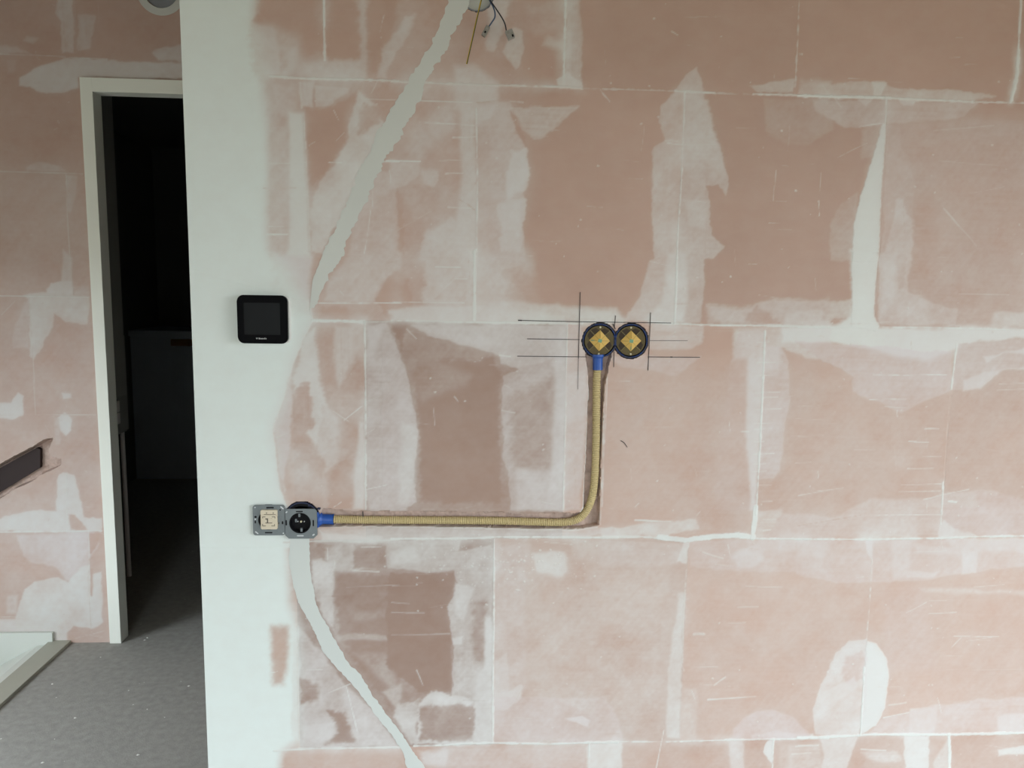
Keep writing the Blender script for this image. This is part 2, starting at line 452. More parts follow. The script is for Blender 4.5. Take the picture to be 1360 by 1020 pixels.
ce = box_obj('ceiling', (-2.9, REAR_Y - 0.2, CEIL), (2.7, 5.3, CEIL + 0.2), 'ceiling_paint'); tag(ce, 'plain pale ceiling above the rooms', 'ceiling', kind='structure')
bm = bmesh.new(); y0_, y1_, z0_, z1_ = SIDEWIN
for lo_, hi_ in (((REAR_Y - 0.2, 0), (y0_, CEIL)), ((y1_, 0), (5.3, CEIL)), ((y0_, 0), (y1_, z0_)), ((y0_, z1_), (y1_, CEIL))):
    box(bm, (2.6, lo_[0], lo_[1]), (2.75, hi_[0], hi_[1]))
wr = bm_obj('wall_right', bm, 'painted_wall'); tag(wr, 'plain pale side wall at the far end of the pink wall', 'wall', kind='structure')
bm = bmesh.new(); y0_, y1_, z0_, z1_ = STAIRWIN
for lo_, hi_ in (((REAR_Y - 0.2, -2.6), (y0_, CEIL)), ((y1_, -2.6), (BACK_Y, CEIL)), ((y0_, -2.6), (y1_, z0_)), ((y0_, z1_), (y1_, CEIL))):
    box(bm, (-2.9, lo_[0], lo_[1]), (-2.65, hi_[0], hi_[1]))
wl = bm_obj('wall_left', bm, 'painted_wall'); tag(wl, 'plain pale wall beyond the stairwell', 'wall', kind='structure')
# rear wall with its window openings
bm = bmesh.new()
edges = [-2.9] + [v for w in WINDOWS for v in w[:2]] + [2.75]
for i in range(0, len(edges), 2): box(bm, (edges[i], REAR_Y - 0.18, 0), (edges[i + 1], REAR_Y, CEIL))
for x0, x1, z0, z1 in WINDOWS:
    box(bm, (x0, REAR_Y - 0.18, 0), (x1, REAR_Y, z0)); box(bm, (x0, REAR_Y - 0.18, z1), (x1, REAR_Y, CEIL))
o = bm_obj('wall_rear', bm, 'painted_wall'); tag(o, 'plain pale window wall facing the pink wall', 'wall', kind='structure')
for k, (x0, x1, z0, z1) in enumerate(WINDOWS):
    w = thing('window_%d' % (k + 1), 'tall dark framed window facing the pink wall', 'window', ((x0 + x1) / 2, REAR_Y, z0), kind='structure')
    bm = bmesh.new(); t = 0.05
    for lo, hi in (((x0, z0), (x0 + t, z1)), ((x1 - t, z0), (x1, z1)), ((x0 + t, z0), (x1 - t, z0 + t)), ((x0 + t, z1 - t), (x1 - t, z1))):
        box(bm, (lo[0], REAR_Y - 0.08, lo[1]), (hi[0], REAR_Y - 0.02, hi[1]))
    bm_obj('window_frame', bm, 'alu_frame', w)
    

for n_, (xw, (y0, y1, z0, z1), lab) in enumerate(((2.66, SIDEWIN, 'wide dark framed window in the side wall'), (-2.76, STAIRWIN, 'low dark framed window added above the stairs to brighten the hall'))):
    w = thing('window_%d' % (n_ + 2), lab, 'window', (xw, (y0 + y1) / 2, z0), kind='structure')
    bm = bmesh.new(); t = 0.05
    for lo, hi in (((y0, z0), (y0 + t, z1)), ((y1 - t, z0), (y1, z1)), ((y0 + t, z0), (y1 - t, z0 + t)), ((y0 + t, z1 - t), (y1 - t, z1))):
        box(bm, (xw - .03, lo[0], lo[1]), (xw + .03, hi[0], hi[1]))
    bm_obj('window_frame', bm, 'alu_frame', w)

# ================================================================== main wall: gypsum blocks
F = Field(XE, XE + 0.0022 * 900, 0.40, 0.40 + 0.0022 * 812, 0.0022, 0.0, 0.00161)
TX, TY = (230, 520, 800, 1060), (0, 340, 680)
def tl(c, r, *p):
    return [(TX[c] + p[k] / 3.0, TY[r] + p[k + 1] / 3.0) for k in range(0, len(p), 2)]
S = F.poly; LN = F.line
LILAC = 0.75
# broad thin scraping of filler over the blocks, denser to the left
S([(225, -30), (700, -30), (700, 1050), (225, 1050)], 0.18, soft=60, rough=12, cl=0.25, tint=0.5)
S([(395, -30), (560, -30), (545, 1050), (395, 1050)], 0.22, soft=60, rough=12, cl=0.3, tint=0.5)
S([(1170, 160), (1400, 160), (1400, 1050), (1170, 1050)], 0.22, soft=60, rough=10, hs=0.12, cl=.2, tint=0.4)
S([(800, 480), (1400, 480), (1400, 1050), (650, 1050), (650, 720), (800, 720)], 0.21, soft=90, rough=10, hs=0.08, cl=.2, tint=0.3)

# white finishing skim on the wall end
COLP = [(200, -60), (345, -60), (341, 30), (350, 100), (361, 170), (358, 330), (372, 345), (408, 400), (416, 427), (403, 450), (390, 483), (377, 530), (365, 563), (363, 575), (368, 617), (372, 650), (384, 680), (386, 727), (388, 800), (397, 835), (398, 985), (378, 1000), (368, 1060), (200, 1060)]
S(COLP, 0.98, soft=26, rough=1.2)
S([(200, 345), (408, 400), (416, 427), (403, 450), (390, 483), (377, 530), (365, 563), (363, 575), (368, 617), (372, 650), (384, 680), (386, 727), (200, 727)], 0.98, soft=2.6, rough=1.0, h=.0004)
_p = F.pts(COLP); _w = F.win(_p, 60); F.K[_w] = np.maximum(F.K[_w], F.mask(_p, _w, True, 34, 2.0))
S(tl(0, 1, 400, -10, 560, -10, 545, 100, 550, 230, 460, 250, 400, 120), 0.72, soft=10, rough=4, tint=.8, cl=.2)

S([(655, 740), (900, 730), (900, 985), (655, 985)], 0.34, soft=50, rough=6, cl=.2, tint=.3)

# ---- top left tile
S(tl(0, 0, 330, -60, 600, -60, 600, 200, 480, 230, 420, 190, 400, 110, 330, 90), 0.06, soft=10, rough=5, hs=.2)
S(tl(0, 0, 320, 90, 400, 110, 420, 180, 495, 190, 490, 250, 460, 300, 320, 300), 0.6, soft=10, rough=5, cl=.3)
S(tl(0, 0, 420, 200, 470, 190, 450, 260, 430, 290), 0.25, soft=6, rough=3)
S(tl(0, 0, 520, 250, 600, 230, 760, 250, 760, 315, 500, 305), 0.5, soft=12, rough=4, cl=.2)
S(tl(0, 0, 735, -60, 775, -60, 770, 310, 745, 310), 0.38, soft=7, rough=3)
S(tl(0, 0, 610, -40, 740, -40, 735, 230, 620, 240), 0.04, soft=8, rough=4)
S(tl(0, 0, 775, -40, 880, -40, 900, 60, 860, 160, 815, 290, 780, 300), 0.05, soft=8, rough=4)
S(tl(0, 0, 815, 310, 830, 220, 870, 130, 920, 60, 960, 60, 900, 200, 840, 310), 0.5, soft=5, rough=4, cl=.3)
S(tl(0, 0, 500, 330, 900, 330, 900, 380, 600, 400, 500, 440), 0.25, soft=8, rough=5)
S(tl(0, 0, 390, 330, 500, 330, 480, 450, 390, 440), 0.42, soft=14, rough=4, tint=.6)
S(tl(0, 0, 500, 325, 560, 325, 555, 430, 500, 430), 0.6, soft=4, rough=2, vs=.3)
S(tl(0, 0, 560, 340, 700, 350, 690, 370, 640, 400, 620, 430, 565, 425), 0.5, soft=3, rough=3)
S(tl(0, 0, 515, 430, 640, 425, 740, 365, 715, 460, 680, 565, 560, 745, 540, 795), 0.02, soft=5, rough=3)
S(tl(0, 0, 740, 370, 800, 420, 840, 500, 790, 620, 720, 760, 650, 900, 600, 1010, 545, 1000, 545, 880, 560, 760, 690, 570), 0.62, soft=5, rough=4, cl=.35, tint=.3)
S(tl(0, 0, 760, 420, 830, 440, 820, 500, 740, 530), 0.25, soft=6, rough=3)
S(tl(0, 0, 455, 440, 520, 450, 535, 760, 545, 1020, 455, 1020), 0.93, soft=9, rough=1.2, tint=.1)
S(tl(0, 0, 393, 510, 458, 510, 462, 800, 455, 980, 405, 990, 393, 800), 0.42, soft=12, rough=1, vs=.15, tint=.3)
S(tl(0, 0, 430, 510, 446, 510, 446, 640, 432, 640), 0.45, soft=4, rough=1)
S(tl(0, 0, 880, 740, 915, 800, 915, 1030, 895, 1030), 0.05, soft=4, rough=3)
S(tl(0, 0, 720, 780, 800, 690, 880, 700, 890, 1020, 800, 1020, 690, 1020, 700, 930), 0.35, soft=5, rough=4, vs=.2, tint=.6)

# ---- top, second tile
S(tl(1, 0, 400, -40, 470, -40, 440, 130, 410, 200, 380, 200), 0.5, soft=5, rough=4, cl=.3)
S(tl(1, 0, 440, 200, 480, 110, 515, 130, 525, 190, 515, 260, 490, 282), 0.45, soft=3, rough=2, tint=.3)
S(tl(1, 0, 620, 140, 680, 170, 680, 200, 600, 180), 0.4, soft=8, rough=3)
S(tl(1, 0, 540, 20, 680, 0, 680, 100, 560, 140), 0.28, soft=12, rough=4, hs=.3)
S(tl(1, 0, 700, -40, 750, -40, 758, 200, 755, 352, 690, 350), 0.52, soft=4, rough=2, vs=.35, tint=.3)
S(tl(1, 0, 655, 315, 700, 290, 755, 330, 755, 354, 670, 350), 0.8, soft=3, rough=2)
S(tl(1, 0, 250, 270, 330, 260, 430, 330, 420, 410, 330, 440, 250, 430), 0.5, soft=10, rough=4, cl=.3)
S(tl(1, 0, 280, 430, 338, 430, 342, 700, 340, 1040, 235, 1040, 260, 900, 280, 700), 0.75, soft=9, rough=3, vs=.2)
S(tl(1, 0, 140, 470, 240, 400, 240, 500, 180, 550, 140, 530), 0.38, soft=8, rough=4)
S(tl(1, 0, -10, 640, 115, 640, 100, 700, 50, 745, -10, 752), 0.42, soft=4, rough=2)
S(tl(1, 0, 120, 680, 180, 680, 170, 740, 130, 730), 0.5, soft=6, rough=6)
S(tl(1, 0, 150, 920, 240, 880, 260, 1040, 120, 1040), 0.55, soft=6, rough=6, cl=.4)
S(tl(1, 0, 342, 410, 470, 400, 490, 470, 520, 540, 545, 600, 540, 740, 520, 760, 525, 800, 530, 1040, 342, 1040), 0.33, soft=3, rough=3, tint=.6, vs=.15)
S(tl(1, 0, 480, 600, 540, 580, 545, 700, 525, 755, 470, 790, 470, 690), 0.7, soft=5, rough=4, cl=.3)
S(tl(1, 0, 430, 830, 530, 795, 528, 900, 510, 1000, 440, 1000), 0.62, soft=4, rough=5, cl=.4)
S(tl(1, 0, 342, 420, 410, 420, 390, 470, 345, 490), 0.6, soft=6, rough=3)
S(tl(1, 0, 475, 435, 740, 420, 715, 455, 640, 520, 600, 555, 565, 562, 530, 520), 0.38, soft=4, rough=3, hs=.25, tint=.3)
S(tl(1, 0, 470, 440, 500, 470, 545, 590, 530, 590, 480, 470), 0.0, soft=3, rough=2)

# ---- top, third tile
S(tl(2, 0, 300, 350, 335, 310, 375, 268, 395, 330, 420, 430, 470, 590, 495, 690, 510, 740, 490, 782, 462, 740, 412, 738, 425, 830, 435, 940, 485, 985, 440, 1030, 205, 1030, 198, 700, 203, 600, 255, 560, 222, 490, 230, 420, 290, 368), 0.5, soft=3, rough=2.4, tint=.4, vs=.15)
S(tl(2, 0, 330, 380, 420, 400, 470, 600, 500, 720, 410, 640, 330, 600), 0.6, soft=7, rough=3)
S(tl(2, 0, 330, 800, 420, 810, 410, 910, 340, 900), 0.65, soft=5, rough=3)
S(tl(2, 0, 585, 345, 770, 316, 765, 372, 620, 372), 0.5, soft=3, rough=1.5)
S(tl(2, 0, 640, 395, 900, 390, 930, 520, 820, 585, 740, 580, 650, 520), 0.14, soft=6, rough=3)
S(tl(2, 0, 790, 320, 910, 320, 910, 372, 780, 372), 0.32, soft=8, rough=3)
# ---- top right tile
S(tl(3, 0, 20, 335, 300, 325, 345, 345, 690, 368, 795, 383, 690, 406, -10, 386), 0.42, soft=3, rough=1.5, hs=.2)
S(tl(3, 0, 290, 325, 355, 335, 325, 385, 300, 385), 0.75, soft=3, rough=1.5)
S(tl(3, 0, 440, 345, 690, 372, 700, 405, 430, 398), 0.55, soft=4, rough=2)
S(tl(3, 0, 60, 400, 720, 408, 655, 470, 400, 488, 330, 500, 180, 512, 60, 440), 0.4, soft=3, rough=2.4, hs=.2, tint=.5)
S(tl(3, 0, 400, 395, 480, 400, 460, 418, 420, 420), 0.75, soft=3, rough=1.2)
S(tl(3, 0, 240, 400, 290, 400, 270, 425), 0.7, soft=3, rough=2)
S(tl(3, 0, 355, 500, 900, 480, 950, 640, 900, 770, 460, 740, 440, 620, 405, 580), 0.25, soft=8, rough=4, hs=.45, tint=.6)
S(tl(3, 0, 130, 900, 180, 810, 240, 770, 230, 1040, 130, 1040), 0.25, soft=5, rough=2)
S(tl(3, 0, 355, 500, 400, 515, 408, 590, 440, 625, 460, 720, 456, 1040, 330, 1040, 345, 760), 0.32, soft=3, rough=2.4, tint=.6)
S(tl(3, 0, 390, 800, 420, 780, 450, 880, 455, 1040, 340, 1040, 360, 940), 0.66, soft=4, rough=4, cl=.4)
S(tl(3, 0, 250, 520, 330, 500, 290, 620, 250, 640), 0.2, soft=6, rough=3)
S(tl(3, 0, 337, 490, 352, 500, 340, 640, 330, 800, 320, 1040, 214, 1040, 222, 900, 243, 800, 280, 680, 305, 600), 0.97, soft=2.4, rough=1.2, h=0.0006)

# ---- middle left tile
S(tl(0, 1, 700, -10, 900, -10, 900, 60, 830, 120, 800, 185, 600, 185, 620, 100), 0.38, soft=6, rough=4, vs=.15, tint=.5)
S(tl(0, 1, 810, 170, 850, 90, 915, 40, 960, 200, 910, 380, 850, 250), 0.04, soft=4, rough=3)
S(tl(0, 1, 850, 210, 930, 205, 930, 235, 860, 230), 0.6, soft=4, rough=3)
S(tl(0, 1, 585, 195, 700, 195, 700, 250, 580, 250), 0.05, soft=6, rough=3)
S(tl(0, 1, 580, 270, 760, 270, 760, 560, 640, 540, 590, 400), 0.22, soft=6, rough=4, vs=.5, tint=.5)
S(tl(0, 1, 640, 280, 720, 280, 720, 420, 660, 540, 640, 420), 0.5, soft=7, rough=4, vs=.5)
S(tl(0, 1, 520, 320, 570, 280, 590, 480, 610, 580, 630, 640, 580, 780, 520, 700, 470, 540, 490, 420), 0.72, soft=7, rough=4, cl=.2, tint=.4)
S(tl(0, 1, 480, 540, 545, 480, 560, 680, 500, 720, 465, 740), 0.28, soft=6, rough=4, vs=.35, tint=.7)
S(tl(0, 1, 400, 670, 470, 470, 480, 560, 470, 760, 440, 940, 420, 850), 0.62, soft=5, rough=3, tint=.9)
S(tl(0, 1, 590, 580, 660, 640, 665, 820, 610, 870, 610, 1010, 520, 1010, 560, 800), 0.5, soft=8, rough=4, tint=.5, cl=.25)
S(tl(0, 1, 505, 830, 570, 760, 600, 820, 610, 1010, 510, 1010), 0.18, soft=8, rough=3)
S(tl(0, 1, 612, 880, 660, 820, 720, 800, 720, 1010, 612, 1010), 0.04, soft=6, rough=3)
S(tl(0, 1, 670, 560, 745, 560, 740, 780, 680, 800), 0.1, soft=6, rough=3)
S(tl(0, 1, 745, 660, 765, 660, 765, 1010, 715, 1010, 720, 900), 0.6, soft=6, rough=2)
S(tl(0, 1, 770, 270, 850, 260, 890, 350, 930, 450, 930, 1020, 770, 1020), 0.46, soft=4, rough=3, tint=.8, hs=.2)
S(tl(0, 1, 770, 280, 840, 270, 800, 400, 770, 420), 0.62, soft=8, rough=3)
# ---- middle, second tile
S(tl(1, 1, -40, 330, 10, 330, 40, 420, 72, 520, 92, 620, 106, 700, 96, 800, 86, 900, 96, 985, 60, 1010, -40, 1010), 0.5, soft=2.4, rough=1.4, tint=.9, hs=.15, h=.0003)
S(tl(1, 1, 40, 660, 106, 690, 90, 900, 60, 1000, 20, 990), 0.62, soft=8, rough=2, tint=.6)
S(tl(1, 1, 130, -10, 330, -10, 330, 190, 120, 190, 135, 100), 0.5, soft=5, rough=5, cl=.3)
S(tl(1, 1, 170, 170, 250, 90, 300, 90, 300, 180), 0.25, soft=4, rough=2)
S(tl(1, 1, 330, -10, 500, -10, 510, 30, 440, 60, 480, 110, 450, 170, 500, 200, 330, 230), 0.45, soft=5, rough=5, cl=.25)
S(tl(1, 1, 0, 215, 120, 195, 300, 200, 480, 175, 700, 205, 900, 200, 960, 270, 500, 268, 0, 262), 0.55, soft=10, rough=4, cl=.2)
S(tl(1, 1, 60, 205, 340, 200, 690, 235, 690, 272, 300, 268, 60, 258), 0.8, soft=7, rough=3)
S(tl(1, 1, 80, 272, 700, 272, 700, 400, 520, 450, 440, 425, 430, 398, 380, 380, 260, 345, 150, 310), 0.5, soft=3, rough=2, tint=.7)
S(tl(1, 1, 80, 275, 330, 280, 420, 340, 380, 375, 260, 340, 150, 305), 0.6, soft=6, rough=3, cl=.3)
S(tl(1, 1, 445, 480, 520, 440, 700, 400, 690, 700, 685, 1010, 475, 1010, 462, 880, 443, 800, 443, 640), 0.4, soft=3, rough=2.4, tint=.8, cl=.15)
S(tl(1, 1, 470, 560, 640, 480, 640, 850, 480, 850), 0.26, soft=16, rough=3, tint=.6)
S(tl(1, 1, 655, 300, 702, 270, 695, 640, 684, 1010, 610, 1010, 640, 800, 650, 600), 0.78, soft=9, rough=2)
S(tl(1, 1, 702, 270, 765, 270, 785, 420, 770, 700, 745, 1010, 690, 1010, 695, 640), 0.42, soft=4, rough=2, tint=.8)
S(tl(1, 1, 700, 470, 770, 450, 760, 650, 700, 660), 0.62, soft=6, rough=4, cl=.3)
S(tl(1, 1, 500, 850, 620, 870, 600, 1010, 500, 1010), 0.55, soft=10, rough=4)
S(tl(1, 1, 105, 420, 400, 400, 430, 460, 430, 980, 110, 980, 110, 700, 90, 540), 0.03, soft=6, rough=4)
S(tl(1, 1, 100, 380, 320, 470, 300, 520, 220, 540, 120, 600, 95, 540), 0.16, soft=10, rough=5, hs=.4)
# ---- middle, third tile
S(tl(2, 1, 190, 15, 290, -10, 402, -10, 408, 100, 390, 265, 80, 262, 100, 220, 150, 160), 0.4, soft=4, rough=2.4, tint=.4)
S(tl(2, 1, 260, -10, 330, -10, 330, 200, 320, 262, 150, 262, 230, 190, 260, 120), 0.7, soft=8, rough=3, cl=.2)
S(tl(2, 1, 245, 125, 320, 120, 328, 160, 255, 165), 0.8, soft=3, rough=2, hs=.3)
S(tl(2, 1, 410, 190, 600, 200, 680, 170, 900, 170, 910, 275, 420, 275), 0.4, soft=7, rough=4, cl=.2, tint=.5)
S(tl(2, 1, 620, 200, 700, 265, 560, 268, 580, 230), 0.2, soft=5, rough=3)
S(tl(2, 1, 730, 230, 900, 200, 910, 275, 720, 275), 0.6, soft=7, rough=3)
S(tl(2, 1, 190, 275, 410, 275, 400, 340, 350, 370, 190, 370), 0.45, soft=5, rough=3, tint=.5, hs=.3)
S(tl(2, 1, 20, 400, 390, 402, 340, 440, 290, 475, 190, 455, 60, 440), 0.32, soft=3, rough=1.5, tint=.9)
S(tl(2, 1, 545, 285, 650, 290, 640, 500, 620, 1020, 440, 1020, 460, 800, 490, 560, 505, 440), 0.27, soft=3, rough=2.4, tint=.7)
S(tl(2, 1, 575, 330, 650, 300, 642, 500, 628, 760, 612, 1020, 585, 1020, 575, 700), 0.82, soft=7, rough=2)
S(tl(2, 1, 520, 285, 645, 285, 640, 400, 520, 420), 0.55, soft=9, rough=4)
S(tl(2, 1, 650, 335, 700, 330, 735, 420, 746, 560, 725, 700, 715, 860, 685, 892, 620, 895, 640, 500), 0.46, soft=2.6, rough=1.6, tint=.9, hs=.3)
S(tl(2, 1, 650, 360, 705, 360, 700, 450, 650, 460), 0.65, soft=6, rough=3)
S(tl(2, 1, 640, 560, 720, 560, 715, 700, 630, 720), 0.55, soft=8, rough=3, hs=.3)
S(tl(2, 1, 650, 288, 910, 285, 910, 415, 850, 410, 750, 380, 660, 340), 0.52, soft=4, rough=3, tint=.4, hs=.3)
# ---- middle right tile
S(tl(3, 1, -10, 340, 100, 420, 222, 485, 225, 540, 300, 580, 410, 622, 480, 590, 612, 530, 615, 380, 300, 360), 0.46, soft=3, rough=2, tint=1.0, hs=.2, h=.0003)
S(tl(3, 1, 320, -10, 452, -10, 440, 145, 540, 192, 640, 210, 630, 282, 320, 278), 0.48, soft=4, rough=3, tint=.6, cl=.2)
S(tl(3, 1, 340, -10, 400, -10, 380, 100, 400, 160, 330, 250), 0.62, soft=6, rough=3)
S(tl(3, 1, 390, 30, 430, 10, 430, 110, 400, 140), 0.3, soft=4, rough=2)
S(tl(3, 1, 640, 195, 780, 200, 770, 275, 640, 280), 0.28, soft=6, rough=3)
S(tl(3, 1, 780, 230, 960, 220, 960, 285, 770, 285), 0.55, soft=6, rough=3)
S(tl(3, 1, 100, 180, 215, 170, 215, 250, 90, 250), 0.45, soft=6, rough=4)
S(tl(3, 1, 212, -20, 320, -20, 306, 120, 302, 240, 325, 280, 620, 284, 960, 290, 960, 335, 700, 340, 630, 380, 600, 392, 520, 418, 420, 412, 300, 375, 140, 345, -60, 345, -60, 288, 150, 272, 212, 240), 0.95, soft=8, rough=3)
S(tl(3, 1, 214, -20, 322, -20, 306, 120, 302, 240, 325, 280, 310, 300, 214, 280), 0.97, soft=2.4, rough=1.0, h=.0006)
S(tl(3, 1, 640, 350, 900, 332, 960, 340, 960, 450, 830, 460, 760, 490, 710, 530, 612, 530, 630, 400), 0.45, soft=3, rough=2, tint=.8, hs=.3)
S(tl(3, 1, 740, 400, 900, 370, 960, 375, 960, 395, 820, 395, 750, 425), 0.85, soft=4, rough=2)
S(tl(3, 1, 660, 500, 740, 460, 900, 440, 960, 445, 960, 455, 800, 465, 720, 525, 660, 535), 0.8, soft=4, rough=2)
S(tl(3, 1, 150, 1040, 280, 962, 500, 972, 600, 942, 780, 940, 850, 970, 960, 990, 960, 1110, 150, 1110), 0.42, soft=5, rough=3, tint=.6, hs=.2)
S(tl(3, 1, 720, 950, 850, 960, 960, 1000, 960, 1110, 720, 1060), 0.3, soft=8, rough=3, tint=1)
# ---- bottom left tile
S(tl(0, 2, 560, 60, 900, 60, 900, 190, 740, 240, 660, 230, 560, 160), 0.42, soft=8, rough=5, cl=.3, tint=.4)
S(tl(0, 2, 590, 80, 830, 95, 830, 115, 590, 115), 0.7, soft=6, rough=3)
S(tl(0, 2, 540, 130, 600, 130, 600, 210, 545, 220), 0.25, soft=7, rough=3)
S(tl(0, 2, 550, 190, 640, 190, 645, 330, 640, 480, 600, 430, 560, 330), 0.6, soft=5, rough=4, cl=.3)
S(tl(0, 2, 640, 330, 710, 300, 720, 560, 640, 500), 0.3, soft=8, rough=4)
S(tl(0, 2, 720, 130, 860, 135, 860, 230, 720, 225), 0.2, soft=6, rough=3)
S(tl(0, 2, 640, 250, 910, 230, 910, 800, 840, 760, 730, 600, 650, 480), 0.06, soft=10, rough=4, a=.8)
S(tl(0, 2, 700, 400, 910, 380, 910, 420, 720, 430), 0.22, soft=10, rough=3)
S(tl(0, 2, 650, 490, 910, 490, 910, 510, 650, 510), 0.3, soft=6, rough=3)
S(tl(0, 2, 720, 560, 850, 560, 900, 700, 860, 700), 0.28, soft=8, rough=4)
S(tl(0, 2, 830, 720, 910, 680, 910, 830), 0.4, soft=8, rough=4)
S(tl(0, 2, 498, 460, 600, 560, 690, 690, 790, 780, 900, 940, 500, 940), 0.52, soft=5, rough=3, tint=.7, cl=.25)
S(tl(0, 2, 505, 660, 580, 690, 585, 750, 505, 765), 0.2, soft=8, rough=3)
S(tl(0, 2, 610, 790, 680, 800, 740, 930, 600, 925, 650, 880), 0.08, soft=7, rough=3)
S(tl(0, 2, 510, 850, 645, 840, 640, 900, 580, 922, 520, 912), 0.65, soft=5, rough=3, vs=.3)
S(tl(0, 2, 480, 470, 500, 470, 505, 920, 470, 900), 0.7, soft=4, rough=2)
S(tl(0, 2, 440, 960, 780, 955, 800, 1040, 440, 1040), 0.22, soft=8, rough=4)
S(tl(0, 2, 388, 455, 462, 450, 458, 600, 440, 690, 395, 690), 0.12, soft=12, rough=1)
# ---- bottom, second tile
S(tl(1, 2, 0, 60, 900, 65, 900, 100, 0, 100), 0.4, soft=6, rough=3, tint=.5)
S(tl(1, 2, -20, 110, 270, 110, 260, 230, 200, 240, -20, 225), 0.42, soft=4, rough=2, tint=.4)
S(tl(1, 2, 0, 160, 90, 140, 110, 200, 0, 210), 0.62, soft=8, rough=4)
S(tl(1, 2, -20, 235, 250, 245, 255, 300, 235, 380, 245, 470, 240, 720, 110, 720, -20, 620), 0.03, soft=3, rough=3)
S(tl(1, 2, 255, 160, 405, 130, 405, 920, 330, 920, 330, 760, 240, 740, 240, 520, 220, 375, 255, 330), 0.42, soft=2.6, rough=2.4, tint=.5, vs=.2)
S(tl(1, 2, 250, 280, 330, 300, 290, 440, 250, 400), 0.62, soft=5, rough=3)
S(tl(1, 2, 235, 500, 290, 490, 285, 525, 240, 532), 0.68, soft=4, rough=2)
S(tl(1, 2, 320, 350, 385, 350, 380, 600, 320, 600), 0.27, soft=10, rough=3)
S(tl(1, 2, 375, 420, 406, 420, 406, 660, 365, 660), 0.72, soft=6, rough=2)
S(tl(1, 2, 340, 640, 406, 600, 404, 920, 330, 920, 330, 760), 0.8, soft=7, rough=3)
S(tl(1, 2, 410, 115, 560, 125, 530, 300, 530, 700, 500, 745, 410, 760), 0.3, soft=8, rough=4, tint=.6, cl=.3)
S(tl(1, 2, 415, 600, 465, 560, 465, 730, 415, 740), 0.5, soft=4, rough=2)
S(tl(1, 2, 565, 160, 700, 160, 705, 240, 680, 255, 575, 245), 0.58, soft=7, rough=4, cl=.3)
S(tl(1, 2, 720, 110, 900, 115, 900, 210, 720, 190), 0.32, soft=8, rough=3)
S(tl(1, 2, 410, 745, 560, 740, 850, 740, 862, 920, 410, 920), 0.36, soft=4, rough=2, tint=.9, cl=.15)
S(tl(1, 2, 412, 745, 520, 700, 515, 740, 460, 780, 412, 780), 0.6, soft=4, rough=3)
S(tl(1, 2, 660, 745, 860, 740, 855, 880, 800, 820), 0.5, soft=6, rough=2, tint=.6)
S(tl(1, 2, 690, 822, 760, 812, 820, 845, 850, 890, 838, 908, 790, 860), 0.85, soft=2.6, rough=1.2)
S(tl(1, 2, 90, 930, 110, 760, 160, 712, 250, 735, 340, 755, 330, 925), 0.68, soft=4, rough=4, cl=.2)
S(tl(1, 2, 115, 775, 330, 765, 325, 905, 110, 915), 0.22, soft=6, rough=3, tint=.6)
S(tl(1, 2, 20, 760, 110, 740, 105, 900, 80, 930, 0, 820), 0.62, soft=6, rough=5, cl=.4)
S(tl(1, 2, 100, 945, 780, 935, 780, 1050, 130, 1050), 0.3, soft=4, rough=3, tint=.7, cl=.2)
S(tl(1, 2, 110, 950, 220, 950, 210, 1010, 120, 1010), 0.6, soft=6, rough=5)
S(tl(1, 2, 790, 925, 920, 918, 920, 1050, 785, 1050), 0.75, soft=4, rough=2)
# ---- bottom, third tile
S(tl(2, 2, -10, 60, 160, 45, 370, 25, 395, 70, 240, 100, -10, 105), 0.6, soft=4, rough=3, cl=.2)
S(tl(2, 2, -10, 110, 340, 118, 310, 215, -10, 220), 0.38, soft=4, rough=3, tint=.5)
S(tl(2, 2, 300, 200, 325, 120, 355, 118, 340, 212), 0.78, soft=3, rough=1.5)
S(tl(2, 2, 350, 115, 920, 112, 920, 275, 780, 245, 500, 230, 350, 220), 0.36, soft=3, rough=1.5, tint=.8, hs=.2)
S(tl(2, 2, 510, 170, 640, 120, 640, 190, 590, 215, 540, 220), 0.6, soft=5, rough=4)
S(tl(2, 2, 620, 112, 900, 112, 900, 150, 640, 160), 0.55, soft=8, rough=3)
S(tl(2, 2, 615, -10, 720, -10, 720, 50, 640, 100, 610, 100), 0.55, soft=6, rough=5, hs=.4)
S(tl(2, 2, 720, 10, 920, 30, 920, 105, 640, 105), 0.42, soft=5, rough=2, tint=.7)
S(tl(2, 2, 300, 330, 325, 330, 318, 620, 308, 900, 250, 900, 265, 620, 292, 440), 0.58, soft=5, rough=2)
S(tl(2, 2, 350, 470, 430, 470, 430, 640, 340, 660, 330, 560), 0.2, soft=8, rough=4, hs=.3)
S(tl(2, 2, 320, 700, 380, 700, 370, 890, 310, 895), 0.3, soft=6, rough=4)
S(tl(2, 2, 515, 910, 520, 860, 570, 820, 615, 792, 680, 785, 760, 815, 820, 870, 845, 905), 0.42, soft=2.6, rough=2.4, tint=1.0)
S(tl(2, 2, 600, 895, 700, 868, 845, 885, 845, 905, 600, 905), 0.65, soft=4, rough=2)
S(tl(2, 2, 505, 905, 560, 905, 560, 1050, 520, 1050, 508, 960), 0.55, soft=5, rough=2, tint=.5)
S(tl(2, 2, 640, 955, 655, 910, 685, 905, 678, 1010, 650, 970), 0.9, soft=2.4, rough=1.2)
S(tl(2, 2, -60, 850, 0, 740, 40, 780, 80, 890, 80, 915, -60, 915), 0.5, soft=5, rough=2, tint=.8)
S(tl(2, 2, -60, 918, 82, 915, 60, 960, 50, 1050, -60, 1050), 0.7, soft=5, rough=2, tint=.3)
S(tl(2, 2, 700, 920, 880, 915, 880, 1050, 700, 1050), 0.3, soft=8, rough=4, hs=.4)
S(tl(2, 2, 480, 440, 570, 440, 560, 520, 520, 480), 0.25, soft=5, rough=2)
